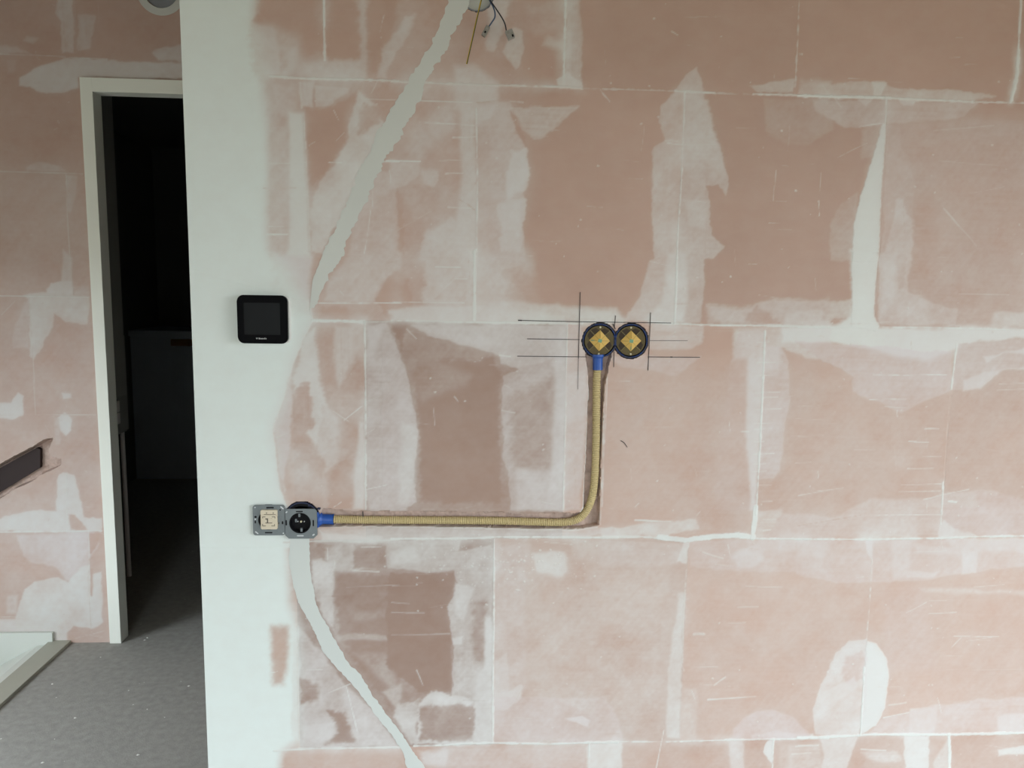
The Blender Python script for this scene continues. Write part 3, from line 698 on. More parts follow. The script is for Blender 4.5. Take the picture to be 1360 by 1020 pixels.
# ---- bottom right tile
S(tl(3, 2, -10, 115, 960, 108, 960, 210, 640, 246, 470, 275, 300, 278, 150, 285, -10, 250), 0.42, soft=2.6, rough=1.4, tint=.8, hs=.2)
S(tl(3, 2, 0, 112, 140, 112, 100, 180, 0, 180), 0.6, soft=10, rough=4)
S(tl(3, 2, 372, 112, 450, 112, 440, 250, 380, 272), 0.58, soft=8, rough=2)
S(tl(3, 2, 650, 110, 718, 110, 710, 240, 652, 246), 0.72, soft=4, rough=1.4)
S(tl(3, 2, 590, 108, 960, 100, 960, 170, 740, 150, 640, 170), 0.65, soft=6, rough=2)
S(tl(3, 2, 460, 130, 640, 150, 640, 170, 470, 165), 0.6, soft=5, rough=3, hs=.4)
S(tl(3, 2, 430, 240, 560, 235, 540, 255, 440, 260), 0.65, soft=4, rough=2)
S(tl(3, 2, 268, 112, 303, 112, 296, 195, 280, 170), 0.85, soft=2.4, rough=1.4)
S(tl(3, 2, 556, 104, 562, 50, 580, 30, 620, 60, 720, 98), 0.82, soft=2.6, rough=1.4)
S(tl(3, 2, 0, 10, 140, 20, 240, 100, 0, 100), 0.4, soft=5, rough=2, tint=.7)
S(tl(3, 2, 240, 60, 440, 50, 480, 100, 250, 100), 0.5, soft=6, rough=4)
S(tl(3, 2, 575, -20, 960, -20, 960, 90, 720, 92, 620, 58, 580, 30), 0.4, soft=5, rough=2, tint=1.0)
S(tl(3, 2, 330, 290, 500, 300, 560, 640, 360, 640, 350, 560), 0.28, soft=14, rough=4, tint=.7, hs=.3)
S(tl(3, 2, 480, 305, 900, 310, 960, 315, 960, 330, 500, 325), 0.42, soft=6, rough=2, hs=.3)
S(tl(3, 2, 205, 520, 270, 508, 275, 700, 245, 890, 68, 888, 58, 790, 85, 700, 115, 640, 150, 560), 0.66, soft=2.6, rough=2.4, tint=.5, cl=.2)
S(tl(3, 2, 190, 580, 268, 560, 262, 660, 200, 690, 160, 650), 0.36, soft=6, rough=3, tint=.8)
S(tl(3, 2, 75, 730, 220, 660, 240, 700, 100, 800), 0.8, soft=5, rough=3)
S(tl(3, 2, 272, 512, 310, 525, 350, 580, 362, 650, 345, 780, 310, 850, 246, 890, 255, 720, 265, 620), 0.96, soft=2.4, rough=1.2, h=.0005)
S(tl(3, 2, 330, 830, 440, 800, 540, 770, 720, 740, 960, 735, 960, 882, 280, 886), 0.42, soft=3, rough=2, tint=.8, hs=.2)
S(tl(3, 2, 450, 790, 560, 770, 540, 880, 445, 885), 0.62, soft=5, rough=3)
S(tl(3, 2, 790, 810, 960, 790, 960, 882, 790, 882), 0.7, soft=6, rough=2)
S(tl(3, 2, 425, 890, 522, 890, 520, 1060, 424, 1060, 424, 930), 0.85, soft=3, rough=1.4)
S(tl(3, 2, 80, 892, 245, 892, 215, 960, 180, 1060, 80, 1060, 100, 970), 0.62, soft=4, rough=2, tint=.4)
S(tl(3, 2, -40, 925, 90, 920, 95, 1050, -40, 1050), 0.42, soft=5, rough=3, hs=.4)
S(tl(3, 2, 540, 1000, 600, 900, 605, 1060, 540, 1060), 0.5, soft=6, rough=2)
S(tl(3, 2, 795, 950, 880, 930, 960, 925, 960, 965, 800, 972), 0.82, soft=3, rough=2)
S(tl(3, 2, 250, 960, 400, 950, 420, 1000, 300, 1000), 0.5, soft=6, rough=4, hs=.4)

JOINTS = (
        (0, 0, (385, 303, 530, 313, 700, 316, 900, 322), 3.2, .85, .0006), (1, 0, (0, 325, 150, 330, 400, 340, 650, 345, 760, 352), 2.6, .75, .0005), (1, 0, (760, 352, 900, 358), 1.4, .35, -.0004),
        (2, 0, (0, 354, 140, 357, 290, 362), 1.8, .5, .0003), (2, 0, (290, 362, 450, 371), 3.0, .8, .0006), (2, 0, (450, 371, 600, 375), 1.8, .55, .0004), (2, 0, (600, 375, 780, 379, 900, 384), 3.0, .8, .0006),
        (3, 0, (0, 382, 340, 389), 4.2, .9, .0007), (3, 0, (340, 389, 700, 406), 3.0, .85, .0005), (3, 0, (700, 406, 850, 409, 960, 412), 2.0, .6, .0003),
        (0, 0, (600, -60, 601, 120, 604, 240), 3.2, .9, .0006), (1, 0, (694, -60, 690, 160, 686, 315), 3.2, .9, .0006), (2, 0, (785, -60, 782, 60, 768, 374), 1.6, .6, .0003), (3, 0, (893, -60, 885, 60, 872, 290, 845, 408), 4.0, .75, .0006),
        (3, 0, (880, 200, 870, 320, 850, 400), 4.5, .85, .0006), (2, 0, (328, 365, 322, 570, 312, 760, 302, 900, 296, 1030), 2.0, .85, .0004), (1, 0, (338, 430, 342, 700, 338, 1030), 1.6, .9, .0004), (3, 0, (352, 400, 348, 500), 2.2, .8, .0003),
        (0, 0, (505, 330, 512, 430), 2.0, .7, .0002), (0, 0, (520, 450, 535, 760, 545, 1000), 1.4, .75, .0002),
        (0, 1, (555, 257, 650, 258, 760, 263), 4.4, .92, .0006), (0, 1, (760, 262, 830, 262, 920, 257), 2.0, .6, .0002), (1, 1, (0, 256, 300, 264), 2.4, .85, .0003), (1, 1, (300, 264, 700, 268, 760, 270), 3.2, .88, .0005), (1, 1, (760, 262, 920, 262), 2.4, .8, .0003),
        (2, 1, (190, 262, 300, 270, 420, 275, 650, 277, 900, 283), 3.0, .88, .0006), (3, 1, (0, 284, 210, 284, 420, 284, 620, 287, 900, 295), 2.0, .97, .0004),
        (0, 1, (763, 265, 766, 500, 766, 760, 767, 1010), 2.4, .85, .0005), (1, 1, (330, -20, 331, 120, 331, 255), 4.4, .88, .0006), (1, 1, (700, 270, 693, 640, 684, 1010), 1.8, .85, .0005), (2, 1, (297, -20, 295, 120, 288, 268), 2.8, .92, .0006),
        (2, 1, (648, 300, 640, 500, 628, 760, 612, 1030), 2.6, .92, .0006), (3, 1, (632, 350, 620, 450, 610, 530), 3.0, .85, .0005), (3, 1, (610, 530, 595, 700, 580, 930), 1.2, .35, -.0006), (3, 1, (578, 900, 572, 1030), 2.4, .85, .0005),
        (0, 2, (440, 122, 560, 116, 760, 118, 900, 110), 2.4, .75, .0004), (1, 2, (0, 107, 300, 106, 420, 100, 620, 100, 900, 102), 3.2, .88, .0006), (2, 2, (0, 100, 150, 98, 240, 105), 4.0, .8, .0006), (2, 2, (225, 100, 330, 112, 440, 98, 540, 92, 600, 100), 8.0, .95, .0009), (2, 2, (600, 106, 900, 108), 2.6, .95, .0006), (3, 2, (0, 108, 300, 109, 570, 104, 720, 98, 960, 94), 3.0, .95, .0006),
        (2, 2, (612, -20, 604, 60, 598, 105), 7.0, .93, .0006), (1, 2, (408, 110, 408, 400, 404, 640, 404, 920), 2.6, .9, .0006), (2, 2, (335, 215, 322, 450, 320, 600), 1.6, .6, .0002), (3, 2, (296, 190, 285, 350, 272, 510), 1.5, .7, .0003), (3, 2, (570, -20, 568, 50), 2.0, .8, .0004), (3, 2, (262, 620, 256, 760, 248, 888), 2.6, .97, .0006),
        (0, 2, (400, 951, 560, 942, 760, 940, 900, 938), 3.0, .8, .0005), (1, 2, (90, 932, 200, 930, 300, 922, 410, 920, 640, 924, 800, 918, 900, 917), 3.2, .92, .0007), (2, 2, (0, 914, 80, 915, 250, 916), 2.0, .8, .0003), (2, 2, (250, 916, 480, 909, 700, 905, 900, 902), 2.4, .88, .0005), (3, 2, (0, 899, 180, 893, 300, 886, 600, 887, 960, 878), 4.2, .97, .0007),
        (1, 2, (788, 920, 786, 1050), 2.2, .9, .0004), (2, 2, (682, 905, 676, 1050), 2.2, .9, .0004), (3, 2, (600, 885, 605, 960, 602, 1060), 5.0, .92, .0005), (0, 2, (497, 455, 496, 700, 502, 910), 1.8, .7, .0003))
# soft cloudy filler worked in around the joints, thicker on the left half
for c, r, pts, w_, op, h_ in JOINTS:
    if op > .7:
        LN(tl(c, r, *pts), 7 if c < 2 else 5, .85, a=.42 if c < 2 else .26, soft=24 if c < 2 else 16, rough=4, brk=.6, lighten=True)
S([(352, 28), (398, 50), (405, 100), (352, 105)], 0.85, a=.75, soft=16, rough=3, cl=.35, lighten=True)
S([(362, 110), (402, 112), (404, 345), (362, 345)], 0.62, a=.62, soft=14, rough=3, cl=.4, lighten=True)
S([(545, 95), (640, 100), (640, 425), (520, 425), (528, 230)], 0.55, a=.30, soft=26, rough=4, cl=.6, lighten=True)
S([(425, 115), (520, 110), (505, 170), (455, 260), (420, 330), (408, 260), (452, 190), (470, 130)], 0.6, a=.30, soft=18, rough=3, cl=.6, lighten=True)
S([(400, 430), (485, 430), (485, 660), (385, 660), (372, 560)], 0.6, a=.30, soft=22, rough=4, cl=.6, lighten=True)
S([(560, 340), (700, 330), (720, 425), (560, 425)], 0.6, a=.40, soft=24, rough=4, cl=.6, lighten=True)
F.feather(3.5, 0.22)

# ---- scratches, drips and trowel lines
R2 = np.random.default_rng(23)
for c, r, pts, w_, op in (
        (1, 0, (90, 400, 320, 408), 2.0, .8), (1, 0, (110, 487, 330, 500), 2.0, .85), (1, 0, (245, 548, 335, 545), 2.0, .85), (1, 0, (-20, 640, 115, 643), 2.2, .95),
        (1, 0, (190, 640, 285, 637), 1.4, .7), (1, 0, (215, 692, 285, 690), 2, .9), (1, 0, (225, 825, 330, 830), 2, .85), (1, 0, (475, 405, 525, 408), 2, .8), (1, 0, (475, 430, 740, 430), 1.6, .6),
        (1, 0, (340, 410, 420, 400), 2, .25), (1, 0, (830, 355, 865, 400), 1.6, .7), (1, 0, (780, 822, 840, 826), 2, .35), (1, 0, (270, 795, 330, 835), 2, .25), (1, 0, (20, 920, 160, 840), 1.4, .5),
        (0, 0, (365, 652, 525, 650), 2.0, .8), (0, 0, (620, 647, 670, 648), 2.2, .95), (0, 0, (840, 644, 900, 644), 2, .85), (0, 0, (380, 903, 440, 902), 1.6, .8), (0, 0, (375, 934, 455, 934), 2.2, .95), (0, 0, (360, 750, 490, 748), 1.4, .6),
        (0, 0, (795, 740, 795, 820), 1.4, .8), (0, 0, (787, 838, 762, 1010), 1.8, .9), (0, 0, (750, 395, 900, 397), 1.8, .8), (0, 0, (635, 305, 675, 250), 1.4, .6), (0, 0, (840, 60, 825, 125), 1.4, .6), (0, 0, (640, 440, 660, 480), 1.4, .7), (0, 0, (790, 370, 815, 320), 2, .7), (0, 0, (540, 580, 565, 565), 1.4, .6), (0, 0, (650, 560, 680, 530), 1.4, .6), (0, 0, (740, 410, 760, 330), 1.6, .6),
        (0, 0, (862, 680, 868, 730), 1.6, .8), (0, 1, (580, 187, 910, 187), 2.0, .92), (1, 1, (-10, 185, 290, 186), 1.8, .85), (1, 1, (175, 43, 275, 45), 2.4, .9), (1, 1, (175, 165, 250, 92), 1.4, .75), (1, 1, (250, 92, 300, 92), 1.6, .8),
        (0, 1, (680, 655, 750, 600), 2, .8), (0, 1, (770, 708, 800, 690), 1.6, .8), (0, 1, (770, 930, 850, 912), 1.8, .85), (0, 1, (410, 725, 460, 705), 1.6, .75), (0, 1, (640, 620, 700, 660), 1.6, .7), (0, 1, (665, 140, 680, 155), 1.6, .8), (0, 1, (520, 350, 565, 352), 1.4, .7), (0, 1, (640, 1000, 670, 980), 1.6, .7), (0, 1, (770, 580, 820, 560), 1.4, .6), (0, 1, (860, 830, 895, 815), 1.4, .7),
        (1, 1, (510, 310, 550, 355), 1.4, .7), (1, 1, (600, 325, 640, 390), 1.4, .7), (1, 1, (695, 535, 735, 560), 1.6, .8), (1, 1, (430, 395, 475, 400), 3, .8), (1, 1, (600, 980, 650, 990), 1.4, .8), (1, 1, (450, 515, 480, 530), 2, .6), (1, 1, (440, 615, 490, 625), 2, .6), (1, 1, (250, 560, 265, 580), 1.4, .7), (1, 1, (60, 290, 100, 330), 2, .7),
        (2, 0, (275, 125, 300, 140), 2.5, .8), (2, 0, (692, 680, 680, 800), 1.6, .6), (2, 0, (330, 70, 470, 66), 1.4, .3), (2, 0, (0, 370, 30, 405), 2, .6), (2, 0, (862, 800, 864, 860), 1.4, .7), (2, 0, (168, 500, 155, 600), 1.2, .3), (2, 0, (745, 500, 738, 600), 1.2, .35), (2, 0, (260, 570, 320, 575), 2, .8), (2, 0, (320, 575, 450, 575), 1.6, .7), (2, 0, (360, 804, 410, 806), 1.4, .8), (2, 0, (250, 560, 300, 562), 1.6, .75),
        (3, 0, (158, 628, 275, 570), 1.6, .6), (3, 0, (245, 505, 330, 492), 2, .75), (3, 0, (100, 340, 125, 380), 1.4, .7), (3, 0, (145, 390, 175, 430), 1.4, .7), (3, 0, (80, 800, 84, 830), 1.4, .6), (3, 0, (90, 690, 85, 760), 1.2, .4), (3, 0, (580, 830, 640, 900), 3, .5), (3, 0, (640, 900, 710, 980), 2, .4), (3, 0, (690, 770, 820, 745), 1.6, .45), (3, 0, (540, 520, 780, 500), 2, .4), (3, 0, (560, 640, 800, 660), 2, .4), (3, 0, (420, 800, 425, 930), 1.6, .3),
        (2, 1, (550, 700, 583, 700), 1.8, .85), (2, 1, (505, 660, 510, 705), 1.4, .8), (2, 1, (370, 850, 378, 880), 1.4, .6), (2, 1, (20, 480, 0, 1000), 1.8, .75), (2, 1, (160, 683, 310, 683), 1.4, .4), (2, 1, (860, 860, 858, 885), 1.4, .6), (2, 1, (770, 825, 830, 822), 1.4, .55), (2, 1, (850, 937, 960, 925), 1.6, .6), (2, 1, (50, 497, 110, 500), 1.6, .6), (2, 1, (770, 648, 900, 655), 1.4, .4), (2, 1, (750, 720, 880, 715), 1.4, .4), (2, 1, (190, 20, 260, 40), 1.4, .7), (2, 1, (130, 1000, 145, 985), 2, .8),
        (3, 1, (300, 473, 590, 473), 1.7, .95), (3, 1, (285, 572, 430, 571), 1.7, .9), (3, 1, (345, 600, 430, 603), 1.7, .8), (3, 1, (440, 738, 520, 742), 1.8, .75), (3, 1, (495, 800, 570, 798), 1.8, .75), (3, 1, (435, 847, 540, 846), 1.8, .8), (3, 1, (410, 912, 570, 908), 1.8, .75), (3, 1, (400, 940, 570, 936), 1.8, .7), (3, 1, (505, 688, 560, 688), 2, .7), (3, 1, (395, 615, 395, 640), 2, .8), (3, 1, (0, 955, 155, 928), 2, .55), (3, 1, (78, 860, 80, 885), 1.6, .6), (3, 1, (800, 510, 960, 508), 1.6, .5), (3, 1, (790, 535, 960, 530), 1.6, .5), (3, 1, (0, 720, 45, 720), 1.6, .5), (3, 1, (320, 265, 390, 265), 2, .8), (3, 1, (640, 152, 840, 155), 1.8, .45), (3, 1, (560, 955, 680, 930), 2, .7), (3, 1, (600, 978, 630, 980), 3.5, .9), (3, 1, (500, 970, 560, 955), 2, .8), (3, 1, (515, 980, 512, 1020), 1.8, .7), (3, 1, (0, 600, 120, 590), 1.4, .35), (3, 1, (0, 665, 150, 668), 1.4, .3),
        (0, 2, (690, 695, 735, 880), 1.7, .92), (0, 2, (620, 720, 705, 685), 2.2, .85), (0, 2, (750, 140, 830, 138), 1.6, .7), (0, 2, (715, 232, 820, 238), 3, .6), (0, 2, (615, 145, 616, 190), 1.4, .8), (0, 2, (645, 200, 642, 230), 1.4, .8), (0, 2, (530, 630, 595, 628), 1.6, .8), (0, 2, (570, 60, 620, 110), 2, .75), (0, 2, (690, 300, 900, 290), 1.6, .3), (0, 2, (385, 640, 415, 636), 1.4, .8),
        (1, 2, (0, 400, 130, 402), 2.5, .35), (1, 2, (0, 490, 230, 485), 3, .3), (1, 2, (100, 630, 125, 690), 2.5, .4), (1, 2, (0, 360, 70, 365), 2, .3), (1, 2, (610, 120, 720, 130), 1.6, .6), (1, 2, (500, 745, 530, 690), 1.6, .5), (1, 2, (470, 820, 560, 825), 1.4, .5),
        (2, 2, (245, 870, 215, 1020), 2.2, .9), (2, 2, (355, 710, 370, 748), 1.6, .8), (2, 2, (315, 610, 327, 635), 1.6, .8), (2, 2, (420, 748, 610, 735), 3, .6), (2, 2, (445, 690, 490, 658), 3, .5), (2, 2, (500, 443, 570, 440), 2, .5), (2, 2, (570, 295, 715, 300), 2.4, .45), (2, 2, (540, 380, 620, 378), 3, .45), (2, 2, (365, 487, 405, 487), 5, .45), (2, 2, (500, 130, 508, 170), 1.4, .75), (2, 2, (400, 160, 480, 185), 3, .6), (2, 2, (450, 210, 500, 215), 2, .6), (2, 2, (360, 620, 460, 618), 1.6, .4), (2, 2, (130, 32, 270, 38), 3, .85), (2, 2, (375, 15, 388, 0), 1.6, .6), (2, 2, (640, 30, 690, 30), 2, .8), (2, 2, (640, 75, 670, 70), 3, .8), (2, 2, (770, 935, 860, 930), 3, .7), (2, 2, (755, 965, 830, 960), 3, .7),
        (3, 2, (0, 55, 250, 12), 1.2, .0), (3, 2, (300, 14, 568, 11), 1.7, .92), (3, 2, (460, 160, 590, 155), 2, .7), (3, 2, (520, 405, 630, 400), 2, .6), (3, 2, (430, 402, 510, 360), 2, .5), (3, 2, (520, 355, 590, 352), 1.6, .5), (3, 2, (620, 495, 800, 497), 2, .6), (3, 2, (610, 540, 650, 500), 2, .55), (3, 2, (670, 515, 780, 498), 1.6, .5), (3, 2, (555, 740, 570, 800), 1.6, .85), (3, 2, (340, 820, 440, 800), 2.4, .7), (3, 2, (150, 690, 200, 655), 2, .5), (3, 2, (0, 930, 60, 930), 2.5, .75), (3, 2, (250, 945, 350, 950), 3, .6), (3, 2, (570, 110, 575, 145), 1.6, .7), (3, 2, (700, 300, 820, 290), 2, .45), (3, 2, (230, 265, 260, 258), 2, .6), (3, 2, (590, 630, 900, 628), 1.4, .3), (3, 2, (360, 770, 430, 760), 3, .5)):
    p = tl(c, r, *pts)
    if len(p) == 2:
        m_ = ((p[0][0] + p[1][0]) / 2 + R2.uniform(-.6, .6), (p[0][1] + p[1][1]) / 2 + R2.uniform(-.6, .6)); p = [p[0], m_, p[1]]
    LN(p, max(0.6, w_ - 0.9), min(1, op + .05), a=.95, brk=.35, soft=1.5, rough=.5, h=.0002)
for yy in (345, 425, 477, 545, 565, 612, 668, 690, 742, 790, 830, 860, 915, 980):          # trowel lines right of the joint
    x0 = 645 - yy * 0.035
    LN(tl(2, 1, x0 - 15, yy, x0 + R2.uniform(20, 90), yy - 3), .9, .85, a=.8, brk=.4, soft=1.5, rough=.5)
for k in range(170):                                                                        # random faint scratches
    x, y = R2.uniform(400, 1390), R2.uniform(-20, 1030); l = R2.uniform(5, 34); a_ = R2.choice((0, 0, 0, .15, -.2, 1.5))
    LN([(x, y), (x + l * math.cos(a_), y + l * math.sin(a_))], .5, R2.uniform(.2, .6), a=.6, brk=.4, soft=1.5, rough=.5)
for k in range(420):                                                                        # blobs and grit of filler
    if k < 160: x, y = R2.normal(660, 60), R2.normal(740, 25)
    else: x, y = R2.uniform(400, 1390), R2.uniform(-20, 1030)
    s_ = R2.uniform(.3, 1.3)
    LN([(x, y), (x + s_, y + R2.uniform(-1, 1))], R2.uniform(.6, 2.0), .8, a=.8, soft=1.4, rough=.6, h=.0005)

# ---- the joints: filler squeezed out between the blocks
for c, r, pts, w_, op, h_ in JOINTS:
    LN(tl(c, r, *pts), w_ - .5, min(1, op + .06), a=1.0, brk=.18, soft=1.6, rough=.9, h=h_)
# grooves beside filler edges
for c, r, pts in ((3, 0, (354, 420, 346, 640, 334, 800, 324, 1030)), (3, 1, (320, -20, 310, 120, 306, 235, 326, 275, 500, 279, 640, 281)), (1, 0, (205, 0, 204, 0))):
    LN(tl(c, r, *pts), .7, .3, a=.8, h=-.0009, soft=1.4, rough=.4)
LN([(782.5, 490), (782.5, 520), (780, 573), (776.5, 640), (775, 673), (771, 680.5)], 2.2, 1.0, a=.95, brk=.3, h=.0006)  # left lip of the chase, the light it catches painted white
LN([(803.5, 512), (801, 573), (799, 640), (797, 697)], 1.4, .8, a=.6, brk=.4)
LN([(440, 699.5), (520, 699.5), (600, 700.5), (700, 703), (760, 704), (793, 700)], 2.0, .75, a=.7, brk=.5, h=.0006)
F.finish()

# ---- chase for the flexible conduit and the wall boxes
CHASE_D = 0.017
F.cut([(428, 676), (445, 677.5), (467, 679), (520, 679.5), (600, 680), (700, 682.5), (742, 682), (771, 681), (775.5, 676), (776.5, 640), (780, 573), (782.5, 520), (781, 492), (778, 470),
       (812, 468), (807, 492), (802.5, 515), (799, 573), (797, 640), (795, 697), (760, 702), (700, 701), (600, 699), (520, 698), (446, 698), (420, 700)], CHASE_D, rough=.8)
BOXA, BOXB, BOXS, BOXW = (796.4, 452.4), (838.0, 452.8), (399.5, 690.0), (357.0, 690.5)
BOXT = (633.5, -8.0)
R_BOX = 0.0375
for c in (BOXA, BOXB): F.hole(c, R_BOX + .0008, 0.046)
F.hole((401.0, 689.0), R_BOX + .001, 0.046)
F.hole(BOXW, 0.033, 0.046)
F.hole(BOXT, 0.0335, 0.046)

wall = thing('wall_front', 'pink gypsum block wall smeared with white filler along the joints', 'wall', kind='structure')
Z_ROWS = [0.502, 0.992, 1.471, 1.958]
COLS = [[-0.13, 0.305, 0.736, 1.172], [-0.356, 0.074, 0.512, 0.948, 1.385], [-0.208, 0.224, 0.661, 1.100], [-0.333, 0.024, 0.459, 0.901, 1.34], [-0.284, 0.205, 0.694, 1.175]]
ix = lambda x: int(round((x - F.x0) / F.res)); jz = lambda z: int(round((z - F.z0) / F.res))
XSK = -0.36
F.piece('plaster_skim', 0, ix(XSK), 0, F.nz - 1, 'gypsum_wall', wall, MAIN_T)['label'] = 'smooth white plaster skim along the free wall end'
TONE = {(2, -0.21): 0.72, (1, -0.36): 0.64, (2, -0.36): 0.95, (3, 0.46): 0.95, (4, 0.2): 0.97, (1, 0.07): 0.97, (2, 0.22): 1.05, (2, 0.66): 1.04, (1, 0.51): 1.06, (1, 0.95): 1.08}      # two blocks are much darker, the others vary slightly
zz = [F.z0] + Z_ROWS + [F.zs[-1]]
for r in range(5):
    xx = [XSK] + [c for c in COLS[r] if XSK + .06 < c < F.xs[-1] - .03] + [F.xs[-1]]
    for a, b in zip(xx, xx[1:]):
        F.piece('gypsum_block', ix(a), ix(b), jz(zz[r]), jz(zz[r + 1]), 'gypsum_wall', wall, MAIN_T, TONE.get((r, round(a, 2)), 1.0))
# blocks beyond the picture, coarser
def plain_block(x0, x1, z0, z1, y=0.0, t=MAIN_T, parent=wall):
    o = box_obj('gypsum_block', (x0 + .001, y, z0 + .001), (x1 - .001, y + t, z1 - .001), 'gypsum_wall', parent)
XR, ZB, ZT = float(F.xs[-1]), float(F.z0), float(F.zs[-1])
for z0, z1 in ((0.0, ZB), (ZT, CEIL)):
    for a, b in zip([XE, -.1, .33, .77, 1.2, 1.65, 2.1], [-.1, .33, .77, 1.2, 1.65, 2.1, 2.6]): plain_block(a, b, z0, z1)
for z0, z1 in zip(zz, zz[1:]):
    for a, b in ((XR, 1.85), (1.85, 2.25), (2.25, 2.6)): plain_block(a, b, z0, z1)

# ---- white skim coat on the wall end (own skin, feathered to the right)
def sheet(name, outline, material, parent, y0, y1, rough, seed, step=3.0, sub=True):
    """thin coat with a ragged outline: outline points in photo measure, sides lettered free or ragged"""
    rr = random.Random(seed); pts = []
    n = len(outline)
    for k in range(n):
        a, b = outline[k], outline[(k + 1) % n]
        rag = a[2] if len(a) > 2 else 0
        L = math.hypot(b[0] - a[0], b[1] - a[1]); m = max(1, int(L / step)) if rag else 1
        nx, ny = (b[1] - a[1]) / (L + 1e-9), -(b[0] - a[0]) / (L + 1e-9); cur = 0
        for i in range(m):
            t = i / m
            if i: cur = cur * .55 + rr.uniform(-1, 1) * rag * .75
            else: cur = 0
            q = P(a[0] + (b[0] - a[0]) * t + nx * cur, a[1] + (b[1] - a[1]) * t + ny * cur)
            pts.append((q[0], q[2]))
    bm = bmesh.new(); prism(bm, pts, y0, y1)
    return bm_obj(name, bm, material, parent)
CH_L = [(600, -30, 2.4), (595, 0, 2.4), (580, 43, 2.4), (560, 78, 2.4), (540, 113, 2.4), (527, 133, 2.4), (513, 157, 2.4), (497, 187, 2.4), (483, 217, 2.4), (467, 253, 2.4), (447, 300, 2.4), (430, 333, 2.4), (415, 373, 1), (411, 413, 0)]
CH_R = [(637, -30), (625, 0), (603, 43), (587, 73), (563, 113), (552, 140), (540, 163), (530, 187), (507, 217), (497, 247), (477, 283), (462, 317), (457, 340), (443, 357), (430, 380), (422, 403)]
sheet('filled_chase', [(*p, 3.2) for p in CH_R] + [(411, 413, 0)] + CH_L[::-1][1:], 'filler_white', wall, -0.0009, 0.001, 1.5, 3)
sheet('filled_chase', [(411, 713, .8), (412, 757, .9), (420, 803, 1), (430, 823, 1.3), (447, 853, 1.3), (463, 880, 1.5), (480, 897, 1.5), (497, 927, 1.3), (530, 970, 1.2), (566, 1022, 1.2), (580, 1045, 0),
                       (548, 1045, 1.2), (537, 1005, 1.2), (530, 990, 1.2), (490, 937, 1.2), (460, 900, 1.3), (430, 867, 1.3), (412, 827, .8), (396, 800, .7), (390, 780, .7), (384, 745, .9), (385, 713, 0)], 'filler_pale', wall, -0.0008, 0.001, 1.4, 9)


# ================================================================== back wall
BZ = thing('wall_back', 'shaded pink gypsum block wall behind the hall with patchy white filler', 'wall', kind='structure')
BX0 = -2.02
DX0, DX1, DZ = -1.500, -0.62, 2.330          # outer size of the door frame
G = Field(BX0, BX0 + 0.004 * 250, -0.06, -0.06 + 0.004 * 695, 0.004, BACK_Y, 0.00317)
S = G.poly; LN = G.line
S([(-40, -60), (260, -60), (260, 900), (-40, 900)], 0.08, soft=20, rough=5, cl=.15, tint=.5)
S([(-40, 200), (260, 240), (260, 900), (-40, 900)], 0.24, soft=60, rough=5, cl=.15, tint=.5)
S([(25, 102), (50, 88), (85, 78), (110, 77), (160, 82), (250, 84), (250, 105), (105, 103), (106, 118), (85, 122), (60, 123), (48, 121), (40, 114), (26, 114)], 0.62, soft=2.4, rough=1.6)
S([(204, 70), (220, 63), (250, 60), (250, 82), (210, 80)], 0.5, soft=3, rough=1.5)
S([(75, -10), (98, -10), (99, 70), (84, 70), (80, 30), (74, 20)], 0.42, soft=3, rough=1.5, vs=.3)
S([(104, 20), (126, 20), (120, 66), (104, 68)], 0.4, soft=3, rough=1.5, vs=.3)
S([(-30, 58), (20, 62), (42, 72), (-30, 72)], 0.3, soft=4, rough=2)
S([(31, 54), (36, 49), (50, 51), (44, 58)], 0.3, soft=3, rough=1)
S([(10, 82), (22, 80), (20, 96), (12, 100)], 0.22, soft=4, rough=2)
S([(34, 222), (50, 215), (78, 220), (88, 227), (36, 227)], 0.34, soft=3, rough=1)
S([(88, 232), (103, 234), (100, 262), (94, 285), (89, 280)], 0.34, soft=3, rough=1.2)
S([(84, 330), (95, 340), (98, 392), (64, 392), (66, 380), (82, 374)], 0.5, soft=4, rough=1.6)
S([(62, 384), (68, 376), (96, 373), (98, 394), (60, 394)], 0.65, soft=2.4, rough=1.4)
S([(98, 380), (118, 380), (119, 394), (98, 394)], 0.3, soft=4, rough=1)
S([(32, 392), (46, 389), (62, 388), (119, 395), (119, 415), (116, 430), (86, 426), (72, 416), (68, 440), (56, 460), (46, 476), (40, 470), (38, 398)], 0.55, soft=2.6, rough=1.5, tint=.3)
S([(38, 396), (64, 396), (54, 440), (46, 474), (42, 474), (39, 430)], 0.75, soft=3, rough=1)
S([(16, 450), (26, 410), (38, 398), (38, 460), (18, 460)], 0.3, soft=3, rough=1.4, tint=.6)
S([(-30, 536), (14, 534), (24, 520), (31, 526), (32, 552), (18, 557), (-30, 552)], 0.85, soft=2, rough=1.2)
S([(76, 548), (80, 515), (88, 498), (94, 510), (104, 530), (104, 552), (80, 552)], 0.26, soft=3, rough=1.2)
S([(82, 522), (94, 523), (94, 528), (84, 530)], 0.8, soft=2, rough=1)
S([(77, 555), (86, 548), (96, 556), (95, 572), (88, 579), (80, 572)], 0.85, soft=2, rough=1.2)
S([(72, 555), (78, 556), (80, 590), (74, 590)], 0.3, soft=3, rough=1)
S([(76, 640), (80, 630), (90, 628), (100, 632), (106, 660), (112, 686), (135, 688), (135, 706), (-30, 706), (-30, 694), (20, 684), (45, 678), (76, 678)], 0.66, soft=2.6, rough=1.4, tint=.4)
S([(90, 682), (100, 684), (116, 704), (94, 704)], 0.2, soft=2.4, rough=1)
S([(22, 712), (125, 706), (132, 722), (118, 745), (117, 770), (90, 772), (76, 752), (42, 748), (30, 738), (25, 724)], 0.5, soft=3, rough=1.5, tint=.9, cl=.2)
